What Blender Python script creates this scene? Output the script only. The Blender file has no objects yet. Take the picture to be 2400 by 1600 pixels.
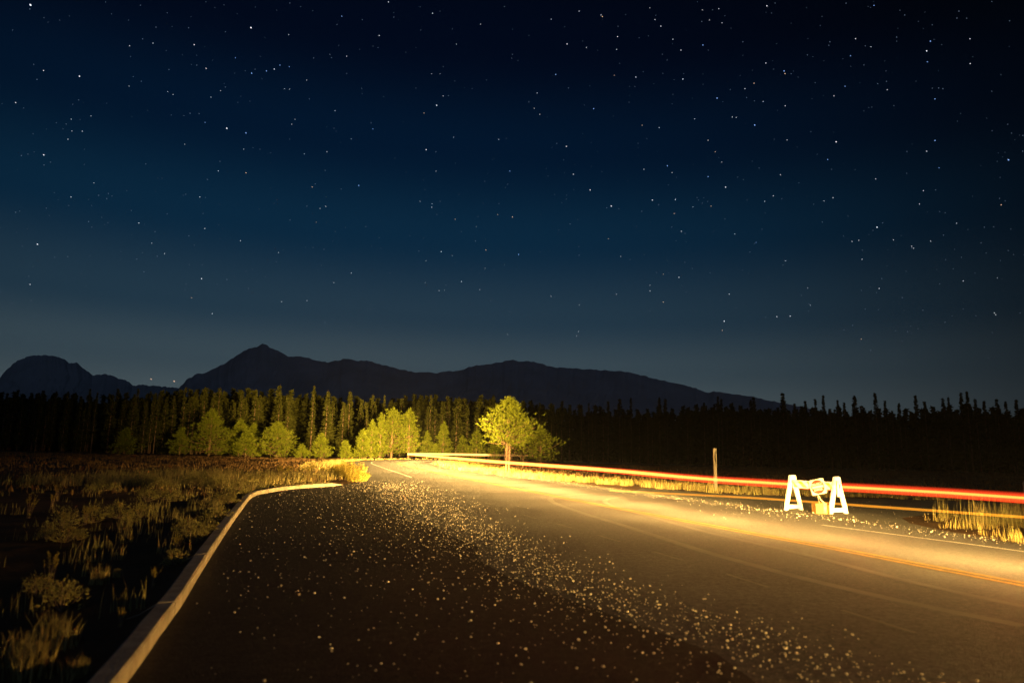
import bpy, math, random
import numpy as np
from mathutils import Vector, Matrix, noise as mnoise

sc = bpy.context.scene
col = sc.collection
R = math.radians
# ---------------------------------------------------------------- camera
HAZE = 3e-5
F, PITCH, ROLL, EYE = 1600.0, math.atan(258 / 1600.0), R(1.2), 1.6
cam_d = bpy.data.cameras.new('camera')
cam_d.sensor_width = 36; cam_d.lens = 24; cam_d.clip_start = .05; cam_d.clip_end = 60000
cam_d.dof.use_dof = True; cam_d.dof.focus_distance = 120; cam_d.dof.aperture_fstop = 1.3
cam = bpy.data.objects.new('camera', cam_d); col.objects.link(cam)
cam.matrix_world = Matrix.Translation((0, 0, EYE)) @ Matrix.Rotation(R(90) + PITCH, 4, 'X') @ Matrix.Rotation(ROLL, 4, 'Z')
sc.camera = cam
# ---------------------------------------------------------------- exposure
sc.view_settings.view_transform = 'Standard'; sc.view_settings.look = 'None'
sc.view_settings.gamma = 1; sc.view_settings.exposure = 0; sc.view_settings.use_curve_mapping = False
sc.render.engine = 'CYCLES'
sc.cycles.max_bounces = 4; sc.cycles.diffuse_bounces = 2; sc.cycles.glossy_bounces = 2
sc.cycles.transparent_max_bounces = 24; sc.cycles.sample_clamp_indirect = 4; sc.cycles.sample_clamp_direct = 30
sc.cycles.use_denoising = True
# ---------------------------------------------------------------- night sky
w = bpy.data.worlds.new('World'); sc.world = w; w.use_nodes = True
nt = w.node_tree; nt.nodes.clear(); N = nt.nodes.new; L = nt.links.new
def s2l(c):
    return tuple((v / 255 / 12.92) if v / 255 <= .04045 else ((v / 255 + .055) / 1.055) ** 2.4 for v in c) + (1,)
out = N('ShaderNodeOutputWorld'); bg = N('ShaderNodeBackground'); L(bg.outputs[0], out.inputs[0])
tc = N('ShaderNodeTexCoord'); sep = N('ShaderNodeSeparateXYZ'); L(tc.outputs['Generated'], sep.inputs[0])
rmp = N('ShaderNodeValToRGB'); L(sep.outputs['Z'], rmp.inputs[0])
SKY = [(0.0, (92, 104, 106)), (.06, (82, 96, 101)), (.12, (62, 80, 90)), (.19, (36, 60, 77)), (.30, (10, 42, 66)), (.42, (2, 24, 48)), (.54, (1, 10, 30)), (.70, (1, 4, 16)), (1.0, (1, 2, 10))]
el = rmp.color_ramp.elements
while len(el) < len(SKY): el.new(.5)
for e, (p, c) in zip(el, SKY): e.position = p; e.color = s2l(c)
rmp.color_ramp.interpolation = 'EASE'
dt = N('ShaderNodeVectorMath'); dt.operation = 'DOT_PRODUCT'; L(tc.outputs['Generated'], dt.inputs[0])
dt.inputs[1].default_value = (math.sin(R(-13)), math.cos(R(-13)), 0)
mr = N('ShaderNodeMapRange'); mr.interpolation_type = 'SMOOTHSTEP'
mr.inputs[1].default_value = .50; mr.inputs[2].default_value = 1.0; mr.inputs[3].default_value = .11; mr.inputs[4].default_value = 1.0
L(dt.outputs['Value'], mr.inputs[0])
mx = N('ShaderNodeMix'); mx.data_type = 'RGBA'; mx.blend_type = 'MULTIPLY'; mx.inputs[0].default_value = 1
L(rmp.outputs[0], mx.inputs[6]); L(mr.outputs[0], mx.inputs[7])
L(mx.outputs[2], bg.inputs[0]); bg.inputs[1].default_value = 1.0

# faint blue fill from behind the camera, added to lift the dark mountains
md = bpy.data.lights.new('mountain_fill', 'SUN'); md.energy = .12; md.angle = R(.5); md.color = (.42, .62, 1.0)
mo = bpy.data.objects.new('mountain_fill', md); col.objects.link(mo); mo.rotation_euler = Vector((-.25, .8, -.55)).to_track_quat('-Z', 'Y').to_euler()

# ---------------------------------------------------------------- splines of the road
def spline(pts, step=1.5):
    P = [Vector(p).to_3d() if len(p) == 2 else Vector(p) for p in pts]
    P = [P[0] * 2 - P[1]] + P + [P[-1] * 2 - P[-2]]
    o = []
    for i in range(1, len(P) - 2):
        a, b, c, d = P[i - 1:i + 3]
        n = max(2, int((c - b).length / step))
        for k in range(n):
            t = k / n
            o.append(.5 * ((2 * b) + (c - a) * t + (2 * a - 5 * b + 4 * c - d) * t * t + (3 * b - a - 3 * c + d) * t ** 3))
    o.append(P[-2]); return o
def offset(pl, d):
    o = []
    for i, p in enumerate(pl):
        a = pl[max(0, i - 1)]; b = pl[min(len(pl) - 1, i + 1)]; t = (b - a); t.z = 0; t.normalize()
        o.append(p + Vector((t.y, -t.x, 0)) * d)      # +d = right of travel
    return o
CENTRE = spline([(16, -34), (12.6, -12), (10.2, -1), (8.4, 5), (6.8, 9.4), (5.9, 12.4), (4.4, 17), (2.2, 24), (-.8, 34.3), (-4.3, 46), (-8.6, 62), (-12.5, 78), (-13.7, 90), (-12.9, 102), (-9, 112), (-1, 118), (12, 120), (30, 118), (60, 109), (120, 90)])
def _near(pl, y):      # first point of the near half with this y
    return min((p for p in pl[:len(pl)]), key=lambda p: abs(p.y - y) + (100 if p.x > 20 else 0))

# ---------------------------------------------------------------- headlights of the passing car, along the far lane
LANE = offset(CENTRE, 1.65)
def lamp(kind, loc, aim, power, size, blend, radius=.12, c=(1, .595, .16)):
    d = bpy.data.lights.new(kind, 'SPOT'); d.energy = power; d.color = c; d.spot_size = R(size); d.spot_blend = blend
    d.shadow_soft_size = radius
    o = bpy.data.objects.new(kind, d); col.objects.link(o); o.location = loc
    o.rotation_euler = Vector(aim).to_track_quat('-Z', 'Y').to_euler(); return o
cum = [0.0]
for a, b in zip(LANE, LANE[1:]): cum.append(cum[-1] + (b - a).length)
def lane_at(s):
    for i in range(1, len(cum)):
        if cum[i] >= s:
            t = (s - cum[i - 1]) / (cum[i] - cum[i - 1]); p = LANE[i - 1].lerp(LANE[i], t); d = (LANE[i] - LANE[i - 1]).normalized(); return p, d
    return LANE[-1], (LANE[-1] - LANE[-2]).normalized()
HL = 5.0
s_end = next(cum[i] for i, p in enumerate(LANE) if p.y > 104)
s = 21.0; n_ = 0
while s < s_end:
    p, d = lane_at(s)
    step = .9 if s < 62 else (1.8 if s < 85 else 3.6)
    q = p + Vector((0, 0, .95))
    g_ = float(np.interp(s, [20, 45, 60, 75, 100, 140], [3.6, 3.6, 3.0, 1.7, 1.3, 1.6]))
    sp_w = float(np.interp(s, [20, 40, 60, 80, 130], [.75, 1.0, 5.2, 9, 5]))
    lft = Vector((-d.y, d.x, 0)); al = (d + lft * .16).normalized()
    o_ = lamp('headlight_spill', q, (al.x, al.y, -math.tan(R(10.6))), 1900 * step / 4 * HL * sp_w, 152, .7, .2)
    o_.scale = (1, math.tan(R(11)) / math.tan(R(76)), 1)      # wide flat low beam with a cut-off at the horizon
    if n_ % (4 if step < 1 else (2 if step < 2 else 1)) == 0:
        k = 3.6 / 4.0 * HL * g_
        rgt = Vector((d.y, -d.x, 0)); ar = d - rgt * float(np.interp(s, [30, 75, 100, 130], [.065, .05, .0, 0]))
        lamp('headlight_beam', q, (ar.x, ar.y, .06), 9500 * k, 28, 1.0)
        lamp('headlight_wide', q, (ar.x, ar.y, .06), (260 if s < 55 else 800) * k, 54, 1.0)
    s += step; n_ += 1
# the red lamps at the back of the same car
s = 30.0
while s < s_end:
    p, d = lane_at(s); l_ = bpy.data.lights.new('tail_light', 'POINT'); l_.energy = 60; l_.color = (1, .05, .015); l_.shadow_soft_size = .1
    o_ = bpy.data.objects.new('tail_light', l_); col.objects.link(o_); o_.location = p + Vector((0, 0, .98)); s += 3.2

# ---------------------------------------------------------------- material helper
def mat(name, c, rough=.85, noise=None, bump=0., bscale=20., spec=.3, c2=None, scale=5., attr=None, stretch=None, metal=0.):
    m = bpy.data.materials.new(name); m.use_nodes = True; n = m.node_tree; b = n.nodes['Principled BSDF']
    b.inputs['Roughness'].default_value = rough; b.inputs['Specular IOR Level'].default_value = spec
    b.inputs['Metallic'].default_value = metal
    b.inputs['Base Color'].default_value = (*c, 1)
    t = n.nodes.new('ShaderNodeTexCoord'); mp = n.nodes.new('ShaderNodeMapping'); n.links.new(t.outputs['Object'], mp.inputs[0])
    if stretch: mp.inputs['Scale'].default_value = stretch
    if c2:
        x = n.nodes.new('ShaderNodeTexNoise'); x.inputs['Scale'].default_value = scale; x.inputs['Detail'].default_value = 6; x.inputs['Roughness'].default_value = .65
        n.links.new(mp.outputs[0], x.inputs[0])
        r = n.nodes.new('ShaderNodeMapRange'); r.inputs[1].default_value = .35; r.inputs[2].default_value = .65
        n.links.new(x.outputs[0], r.inputs[0])
        k = n.nodes.new('ShaderNodeMix'); k.data_type = 'RGBA'; k.inputs[6].default_value = (*c, 1); k.inputs[7].default_value = (*c2, 1)
        n.links.new(r.outputs[0], k.inputs[0]); n.links.new(k.outputs[2], b.inputs['Base Color'])
    if bump:
        y = n.nodes.new('ShaderNodeTexNoise'); y.inputs['Scale'].default_value = bscale; y.inputs['Detail'].default_value = 5
        n.links.new(mp.outputs[0], y.inputs[0])
        u = n.nodes.new('ShaderNodeBump'); u.inputs['Strength'].default_value = 1; u.inputs['Distance'].default_value = bump
        n.links.new(y.outputs[0], u.inputs['Height']); n.links.new(u.outputs[0], b.inputs['Normal'])
    return m
M = {}
M['ground'] = mat('dry_meadow_soil', (.055, .036, .020), .95, c2=(.12, .07, .035), scale=.35, bump=.06, bscale=1.2, spec=.05)
M['dirt'] = mat('roadside_dirt', (.10, .07, .045), .95, c2=(.17, .125, .08), scale=3, bump=.02, bscale=12, spec=.1)
M['concrete'] = mat('kerb_concrete', (.46, .40, .29), .85, c2=(.27, .23, .17), scale=3.5, bump=.008, bscale=30)
M['white_paint'] = mat('worn_white_paint', (.62, .61, .56), .7, c2=(.30, .29, .26), scale=9)
M['faint_paint'] = mat('worn_faint_paint', (.145, .135, .115), .8, c2=(.09, .082, .068), scale=4)
M['yellow_paint'] = mat('yellow_line_paint', (.36, .21, .035), .75, c2=(.17, .115, .03), scale=5)
M['pale_asphalt'] = mat('pale_strip_asphalt', (.118, .112, .103), .7, c2=(.080, .076, .070), scale=1.6)
M['crack_shade'] = mat('crack_shadow_paint', (.008, .007, .006), .95)  # near-black colour holds the shadow lines along the cracks
M['stone'] = mat('pale_gravel', (.72, .66, .52), .8, c2=(.42, .34, .24), scale=14, spec=.4)
M['bark'] = mat('pine_bark', (.22, .14, .085), .9, c2=(.10, .065, .04), scale=6, bump=.02, bscale=14, spec=.1)
M['bark_dark'] = mat('forest_bark', (.16, .11, .075), .9, c2=(.09, .06, .04), scale=3, spec=.1)
M['needle'] = mat('pine_needles', (.115, .138, .008), .7, c2=(.055, .072, .005), scale=1.6, spec=.15)
M['needle_forest'] = mat('forest_needles', (.042, .045, .006), .8, c2=(.020, .023, .004), scale=.5, spec=.1)
M['grass'] = mat('dry_grass', (.30, .23, .085), .8, c2=(.16, .15, .05), scale=.9, spec=.1)
M['grass_green'] = mat('green_gold_grass', (.17, .16, .045), .8, c2=(.27, .20, .07), scale=1.5, spec=.1)
M['grass_red'] = mat('low_meadow_grass', (.14, .085, .038), .9, c2=(.08, .05, .022), scale=.25, spec=.05)
M['sage'] = mat('sagebrush_leaves', (.30, .26, .08), .8, c2=(.19, .17, .05), scale=8, spec=.15)
M['weed'] = mat('golden_weed', (.36, .27, .045), .8, c2=(.24, .20, .035), scale=6, spec=.15)
M['twig'] = mat('dry_twig', (.20, .14, .09), .9, spec=.1)
M['rock'] = mat('mountain_rock', (.36, .37, .42), .95, c2=(.26, .27, .31), scale=.003, spec=0)
M['plastic'] = mat('white_barricade_plastic', (.86, .86, .85), .45, spec=.5)
M['board_white'] = mat('white_sheeting', (.52, .52, .50), .4)
M['board_yellow'] = mat('orange_yellow_sheeting', (.60, .34, .01), .4)
M['sign_red'] = mat('faded_red_sign_face', (.20, .030, .014), .45)
M['sign_back'] = mat('dull_aluminium_back', (.33, .32, .29), .5, metal=.3, c2=(.24, .23, .21), scale=6)
M['wood'] = mat('weathered_wood_post', (.20, .17, .12), .85, c2=(.13, .11, .08), scale=9, stretch=(4, 4, .4), bump=.003, bscale=30)
M['box'] = mat('ochre_painted_box', (.22, .12, .025), .6, c2=(.17, .09, .02), scale=9)
M['pail'] = mat('pale_yellow_canister', (.50, .40, .14), .35, spec=.6)
M['cable'] = mat('pale_cable', (.72, .62, .42), .6)

def asphalt(name, base, dark, ripple):
    m = bpy.data.materials.new(name); m.use_nodes = True; n = m.node_tree; b = n.nodes['Principled BSDF']; A = n.nodes.new; K = n.links.new
    b.inputs['Roughness'].default_value = .78; b.inputs['Specular IOR Level'].default_value = .25
    t = A('ShaderNodeTexCoord')
    big = A('ShaderNodeTexNoise'); big.inputs['Scale'].default_value = .35; big.inputs['Detail'].default_value = 5; K(t.outputs['Object'], big.inputs[0])
    fine = A('ShaderNodeTexNoise'); fine.inputs['Scale'].default_value = 38; fine.inputs['Detail'].default_value = 4; fine.inputs['Roughness'].default_value = .7; K(t.outputs['Object'], fine.inputs[0])
    vo = A('ShaderNodeTexVoronoi'); vo.inputs['Scale'].default_value = 55; K(t.outputs['Object'], vo.inputs[0])
    k1 = A('ShaderNodeMix'); k1.data_type = 'RGBA'; k1.inputs[6].default_value = (*base, 1); k1.inputs[7].default_value = (*dark, 1)
    r = A('ShaderNodeMapRange'); r.inputs[1].default_value = .3; r.inputs[2].default_value = .7; K(big.outputs[0], r.inputs[0]); K(r.outputs[0], k1.inputs[0])
    k2 = A('ShaderNodeMix'); k2.data_type = 'RGBA'; k2.blend_type = 'MULTIPLY'; k2.inputs[0].default_value = .8
    r2 = A('ShaderNodeMapRange'); r2.inputs[1].default_value = .3; r2.inputs[2].default_value = .7; r2.inputs[3].default_value = .3; r2.inputs[4].default_value = 1.7
    K(fine.outputs[0], r2.inputs[0]); K(k1.outputs[2], k2.inputs[6]); K(r2.outputs[0], k2.inputs[7]); K(k2.outputs[2], b.inputs['Base Color'])
    ad = A('ShaderNodeMath'); ad.operation = 'MULTIPLY_ADD'; K(vo.outputs['Distance'], ad.inputs[0]); ad.inputs[1].default_value = .5; K(fine.outputs[0], ad.inputs[2])
    mid = A('ShaderNodeTexNoise'); mid.inputs['Scale'].default_value = 11; mid.inputs['Detail'].default_value = 8; mid.inputs['Roughness'].default_value = .8; K(t.outputs['Object'], mid.inputs[0])
    r3 = A('ShaderNodeMapRange'); r3.inputs[1].default_value = .36; r3.inputs[2].default_value = .64; r3.inputs[3].default_value = .45; r3.inputs[4].default_value = 1.5; K(mid.outputs[0], r3.inputs[0])
    k3 = A('ShaderNodeMix'); k3.data_type = 'RGBA'; k3.blend_type = 'MULTIPLY'; k3.inputs[0].default_value = .8; K(k2.outputs[2], k3.inputs[6]); K(r3.outputs[0], k3.inputs[7]); K(k3.outputs[2], b.inputs['Base Color'])
    bu = A('ShaderNodeBump'); bu.inputs['Strength'].default_value = 1; bu.inputs['Distance'].default_value = .007; K(ad.outputs[0], bu.inputs['Height'])
    mp = A('ShaderNodeMapping'); mp.inputs['Scale'].default_value = (.12, 1.0, 1); K(t.outputs['Object'], mp.inputs[0])
    rp = A('ShaderNodeTexNoise'); rp.inputs['Scale'].default_value = .9; rp.inputs['Detail'].default_value = 3; K(mp.outputs[0], rp.inputs[0])
    b2 = A('ShaderNodeBump'); b2.inputs['Strength'].default_value = 1; b2.inputs['Distance'].default_value = ripple; K(rp.outputs[0], b2.inputs['Height'])
    K(b2.outputs[0], bu.inputs['Normal']); K(bu.outputs[0], b.inputs['Normal'])
    return m
M['road'] = asphalt('road_asphalt', (.084, .081, .076), (.061, .058, .054), .012)
M['apron'] = asphalt('old_asphalt', (.033, .028, .022), (.019, .016, .012), .05)
M['side'] = asphalt('side_road_asphalt', (.10, .095, .08), (.07, .066, .055), .03)

def glow(name, rgb, strength):      # light that adds to what is behind it
    m = bpy.data.materials.new(name); m.use_nodes = True; n = m.node_tree; n.nodes.clear(); A = n.nodes.new; K = n.links.new
    o = A('ShaderNodeOutputMaterial'); e = A('ShaderNodeEmission'); t = A('ShaderNodeBsdfTransparent'); a = A('ShaderNodeAddShader')
    at = A('ShaderNodeAttribute'); at.attribute_name = 'power'; mu = A('ShaderNodeMath'); mu.operation = 'MULTIPLY'; mu.inputs[1].default_value = strength
    K(at.outputs['Fac'], mu.inputs[0]); K(mu.outputs[0], e.inputs[1]); e.inputs[0].default_value = (*rgb, 1)
    K(e.outputs[0], a.inputs[0]); K(t.outputs[0], a.inputs[1]); K(a.outputs[0], o.inputs[0]); return m
def star_mat(name, rgb, strength):
    m = bpy.data.materials.new(name); m.use_nodes = True; n = m.node_tree; n.nodes.clear(); A = n.nodes.new
    o = A('ShaderNodeOutputMaterial'); e = A('ShaderNodeEmission'); e.inputs[0].default_value = (*rgb, 1); e.inputs[1].default_value = strength
    n.links.new(e.outputs[0], o.inputs[0]); m.cycles.emission_sampling = 'NONE'; return m

# ---------------------------------------------------------------- object helpers
def tag(o, label=None, cat=None, group=None, kind=None):
    if label: o['label'] = label
    if cat: o['category'] = cat
    if group: o['group'] = group
    if kind: o['kind'] = kind
    return o
def link(name, me, parent=None, loc=None):
    o = bpy.data.objects.new(name, me); col.objects.link(o)
    if parent: o.parent = parent
    if loc is not None: o.location = loc
    return o
def empty(name, loc=(0, 0, 0), rz=0):
    o = bpy.data.objects.new(name, None); col.objects.link(o); o.location = loc; o.rotation_euler = (0, 0, rz); o.empty_display_size = .2; return o
def mesh(name, v, f, m, smooth=False):
    me = bpy.data.meshes.new(name); me.from_pydata([tuple(p) for p in v], [], f); 
    for k in (m if isinstance(m, (list, tuple)) else [m]): me.materials.append(k)
    if smooth: me.polygons.foreach_set('use_smooth', [True] * len(me.polygons))
    me.update(); return me
def tri_mesh(name, verts, m, faces=None, smooth=False):
    """verts: (n,3) numpy, faces default consecutive triples"""
    verts = np.asarray(verts, dtype=np.float32)
    if faces is None: faces = np.arange(len(verts), dtype=np.int32).reshape(-1, 3)
    faces = np.asarray(faces, dtype=np.int32)
    me = bpy.data.meshes.new(name); me.vertices.add(len(verts)); me.vertices.foreach_set('co', verts.ravel())
    nf = len(faces); k = faces.shape[1]; me.loops.add(nf * k); me.loops.foreach_set('vertex_index', faces.ravel())
    me.polygons.add(nf); me.polygons.foreach_set('loop_start', np.arange(0, nf * k, k, dtype=np.int32)); me.polygons.foreach_set('loop_total', np.full(nf, k, dtype=np.int32))
    if smooth: me.polygons.foreach_set('use_smooth', np.ones(nf, dtype=bool))
    me.materials.append(m); me.update(calc_edges=True); me.validate(); return me
def ribbon(name, left, right, z, m, **k):
    v = []; f = []
    for a, b in zip(left, right): v += [(a.x, a.y, z), (b.x, b.y, z)]
    for i in range(len(left) - 1): f.append((2 * i, 2 * i + 1, 2 * i + 3, 2 * i + 2))
    return mesh(name, v, f, m)
def tube(v, f, path, rad, n=6, cap=True):
    base = len(v); path = [Vector(p) for p in path]
    for i, p in enumerate(path):
        a = path[max(0, i - 1)]; b = path[min(len(path) - 1, i + 1)]; t = (b - a).normalized()
        u = t.orthogonal().normalized() if abs(t.z) > .9 else Vector((0, 0, 1)).cross(t).normalized()
        w_ = t.cross(u); r = rad[i] if isinstance(rad, (list, tuple)) else rad
        for k in range(n):
            an = 2 * math.pi * k / n; v.append(p + (u * math.cos(an) + w_ * math.sin(an)) * r)
    for i in range(len(path) - 1):
        for k in range(n):
            a = base + i * n + k; b = base + i * n + (k + 1) % n; f.append((a, b, b + n, a + n))
    if cap: f.append(tuple(base + k for k in range(n))[::-1]); f.append(tuple(base + (len(path) - 1) * n + k for k in range(n)))
def box(v, f, x0, x1, y0, y1, z0, z1, mt=None):
    b = len(v); v += [Vector(p) for p in ((x0, y0, z0), (x1, y0, z0), (x1, y1, z0), (x0, y1, z0), (x0, y0, z1), (x1, y0, z1), (x1, y1, z1), (x0, y1, z1))]
    for q in ((0, 3, 2, 1), (4, 5, 6, 7), (0, 1, 5, 4), (1, 2, 6, 5), (2, 3, 7, 6), (3, 0, 4, 7)): f.append(tuple(b + i for i in q))
def bevel(o, wd, seg=2):
    b = o.modifiers.new('bevel', 'BEVEL'); b.width = wd; b.segments = seg; b.limit_method = 'ANGLE'; return o
ct, st = math.cos(PITCH), math.sin(PITCH)
def ray(px, py):       # direction through a point of the photograph (2400 x 1600)
    x = px - 1200; y = 800 - py; c, s_ = math.cos(ROLL), math.sin(ROLL); x, y = c * x - s_ * y, s_ * x + c * y
    return Vector((x, F * ct - y * st, F * st + y * ct))
def gpt(px, py, z=0):
    d = ray(px, py); k = (z - EYE) / d.z; return Vector((d.x * k, d.y * k, z))
def dpt(px, py, depth):   # point at a given distance ahead
    d = ray(px, py); k = depth / d.y; return Vector((d.x * k, depth, EYE + d.z * k))
def D(v): return v * 2400 / 2352

# ================================================================ GROUND AND ROADS
rng = np.random.default_rng(7); random.seed(7)
gs = [-9000, -3000, -1000, -300] + list(range(-240, 241, 12)) + [300, 1000, 3000, 9000]
v = []; f = []
for y in gs:
    for x in gs:
        z = 0 if math.hypot(x, y) < 20 else 0
        v.append((x, y + 60, z))
n = len(gs)
for j in range(n - 1):
    for i in range(n - 1): a = j * n + i; f.append((a, a + 1, a + n + 1, a + n))
tag(link('ground', mesh('ground', v, f, M['ground'])), kind='structure')

road_l = offset(CENTRE, -5.6); road_r = offset(CENTRE, 4.3)
v = []; f = []
for a_, b_, c_, d_ in zip(offset(CENTRE, -6.3), road_l, road_r, offset(CENTRE, 4.6)): jg = mnoise.noise(Vector((a_.x * .35, a_.y * .35, 3))) * .9; v += [(a_.x + jg, a_.y, .0085), (b_.x, b_.y, .012), (c_.x, c_.y, .012), (d_.x, d_.y, .0045)]
for i in range(len(CENTRE) - 1):
    for j in range(3): a_ = 4 * i + j; f.append((a_, a_ + 1, a_ + 5, a_ + 4))
tag(link('road', mesh('road', v, f, M['road'])), kind='structure')
# pull-out in the foreground
KERB = spline([(.3, -6), (-1.15, 0), (-2.61, 5.06), (-2.84, 5.77), (-3.25, 7.11), (-3.77, 8.64), (-4.95, 12.19), (-6.47, 16.85), (-8.14, 22.21), (-8.4, 24.38), (-8.28, 26.89), (-7.4, 29.6), (-7.35, 30.8)], .6)
edge = [p for p in KERB] + [Vector((-7.2, 35.5, 0)), Vector((-7.3, 38.5, 0))]
rr = [Vector((min(p.x + 60, 14.5 - max(0, p.y + 6) * .42), p.y, 0)) for p in edge]
v = []; f = []
for a, b in zip([Vector((-2.3, -30, 0))] + edge, [Vector((16, -30, 0))] + rr): v += [(a.x, a.y, .008), (b.x, b.y, .008)]
for i in range(len(v) // 2 - 1): f.append((2 * i, 2 * i + 1, 2 * i + 3, 2 * i + 2))
tag(link('pavement', mesh('pavement', v, f, M['apron'])), kind='structure')
# side road closed by the barricade
v = [(4.2, 26, .004), (6.4, 33.6, .004), (9.2, 29.9, .004), (12.4, 28.9, .004), (17.8, 28.2, .004), (24, 25.6, .004), (60, 12, .004), (60, 3, .004), (24, 18.2, .004), (16.4, 21.6, .004), (13.4, 21.7, .004), (11.0, 19.6, .004), (10.3, 18.0, .004), (10.1, 16.4, .004), (9.9, 12.5, .004), (11.6, 5, .004), (7, 5, .004), (3, 20, .004)]
tag(link('side_road', mesh('side_road', v, [tuple(range(len(v)))[::-1]], M['side'])), kind='structure')
# gravelly dirt margin beside the lane
tag(link('shoulder', ribbon('shoulder', offset(CENTRE, 4.2), offset(CENTRE, 5.2), .002, M['dirt'])), kind='structure')
tag(link('dirt_margin', ribbon('dirt_margin', offset(KERB, -.6), offset(KERB, .05), .003, M['ground'])), kind='structure')

def strip(name, pl, a, b, z, m, i0=0, i1=None):
    q = pl[i0:i1]; return tag(link(name, ribbon(name, offset(q, a), offset(q, b), z, m)), kind='structure')
def idx(pl, y): return min(range(len(pl)), key=lambda i: abs(pl[i].y - y) + (1000 if pl[i].x > 20 else 0) + (0 if i < len(pl) * .62 else 0))
strip('centre_line', CENTRE, -.17, -.06, .018, M['yellow_paint'])
strip('centre_line', CENTRE, .06, .17, .018, M['yellow_paint'])
# edge lines follow the measured paint
LW = spline([(-1.6, 24.6), (-3.02, 30.3), (-4.57, 36), (-7.3, 46.5), (-10.6, 58.6), (-14.6, 74), (-16.8, 85), (-17.3, 93), (-16.4, 105), (-11.5, 117), (-2, 124), (12, 126), (30, 124)], 1.5)
strip('edge_line', LW, -.06, .08, .018, M['white_paint'], 9)
RW = spline([(10.6, 8.2), (9.35, 12.6), (8.45, 14.8), (7.55, 16.9)], .6)
strip('edge_line', RW, -.05, .05, .018, M['white_paint'])
RW2 = spline([(.6, 42.5), (-2.3, 53), (-5.1, 64), (-8.1, 76), (-10.0, 88), (-9.6, 99), (-6.8, 106.5), (-1, 112), (8, 114), (20, 113.6)], 1.5)
strip('edge_line', RW2, -.05, .07, .018, M['white_paint'])
DOT = spline([(-3.0, 30.3), (-1.04, 23.0), (.35, 18.07), (1.38, 15.1), (2.5, 11.5), (3.16, 9.1), (3.9, 6.4)], .3)
i = 0
while i + 4 < len(DOT):
    strip('dotted_edge_line', DOT, -.03, .03, .0145, M['faint_paint'], i, i + 4); i += 7
# curved strips across the road, slightly paler than its asphalt
def pale_arc(pts, wd, m='pale_asphalt', z=.0145): 
    q = spline([gpt(D(a), D(b)) for a, b in pts], .5); strip('pale_strip', q, -wd, wd, z, M[m])
pale_arc([(2352, 1440), (2050, 1378), (1800, 1318), (1600, 1262), (1440, 1210), (1330, 1176), (1268, 1152), (1275, 1141), (1345, 1135), (1420, 1133)], .10, z=.0145)
pale_arc([(2352, 1395), (2100, 1340), (1850, 1275), (1620, 1222), (1480, 1183), (1400, 1160), (1392, 1148), (1430, 1141)], .09, z=.0155)
pale_arc([(1650, 1150), (1430, 1128), (1290, 1128), (1150, 1130), (1000, 1136)], .07, z=.0150)
# cracks across the old asphalt, the shadow lines of their ridges painted dark
def crack_shade(pts, wd):
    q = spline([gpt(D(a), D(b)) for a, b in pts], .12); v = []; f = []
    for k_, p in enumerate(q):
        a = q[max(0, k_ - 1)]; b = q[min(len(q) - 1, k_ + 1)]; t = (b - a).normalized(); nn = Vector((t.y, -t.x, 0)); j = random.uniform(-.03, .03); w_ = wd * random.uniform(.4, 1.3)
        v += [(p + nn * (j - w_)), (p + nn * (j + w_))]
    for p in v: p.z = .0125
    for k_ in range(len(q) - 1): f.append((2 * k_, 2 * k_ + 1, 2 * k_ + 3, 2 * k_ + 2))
    tag(link('crack_shadow', mesh('crack_shadow', v, f, M['crack_shade'])), kind='structure')
crack_shade([(585, 1200), (700, 1203), (820, 1206), (960, 1212)], .03)
crack_shade([(772, 1244), (950, 1248), (1130, 1252)], .03)
crack_shade([(1020, 1330), (1160, 1327), (1290, 1323)], .022)
crack_shade([(740, 1290), (860, 1292), (960, 1297)], .02)

# ---------------------------------------------------------------- concrete kerb, cast piece by piece
kerb = tag(empty('kerb', KERB[0]), kind='structure'); kerb.location = (0, 0, 0)
prof = [(.42, 0), (.30, .04), (.165, .125), (.145, .14), (.015, .145), (0, .13), (0, 0)]     # offset to the left of the pavement edge
kl = [0.]
for a, b in zip(KERB, KERB[1:]): kl.append(kl[-1] + (b - a).length)
def kat(s_):
    i_ = max(1, min(len(kl) - 1, next((j for j in range(len(kl)) if kl[j] >= s_), len(kl) - 1)))
    t = (s_ - kl[i_ - 1]) / (kl[i_] - kl[i_ - 1]); return KERB[i_ - 1].lerp(KERB[i_], t), (KERB[i_] - KERB[i_ - 1]).normalized()
joints = [0, 3.05, 6.1, 9.15, 13.2]; 
while joints[-1] + 3.05 < kl[-1]: joints.append(joints[-1] + 3.05)
joints.append(kl[-1])
for s0, s1 in zip(joints, joints[1:]):
    v = []; f = []; m_ = max(3, int((s1 - s0) / .35)); np_ = len(prof)
    dz = random.uniform(-.004, .004)
    for k_ in range(m_ + 1):
        p, t = kat(s0 + .018 + (s1 - s0 - .036) * k_ / m_); nn = Vector((-t.y, t.x, 0))
        fade = min(1, max(.25, (kl[-1] - (s0 + (s1 - s0) * k_ / m_)) / 1.5))
        for a, h in prof: v.append(p + nn * (a - .02) + Vector((0, 0, (h + (dz if h > .1 else 0)) * fade)))
    for k_ in range(m_):
        for j in range(np_ - 1): a = k_ * np_ + j; f.append((a, a + 1, a + np_ + 1, a + np_))
    f.append(tuple(range(np_))[::-1]); f.append(tuple(m_ * np_ + j for j in range(np_)))
    me_ = mesh('kerb_segment', v, f, [M['concrete'], M['ground']])
    for k_ in range(m_): me_.polygons[k_ * (np_ - 1)].material_index = 1; me_.polygons[k_ * (np_ - 1) + 1].material_index = 1
    o = link('kerb_segment', me_, kerb)

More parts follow.
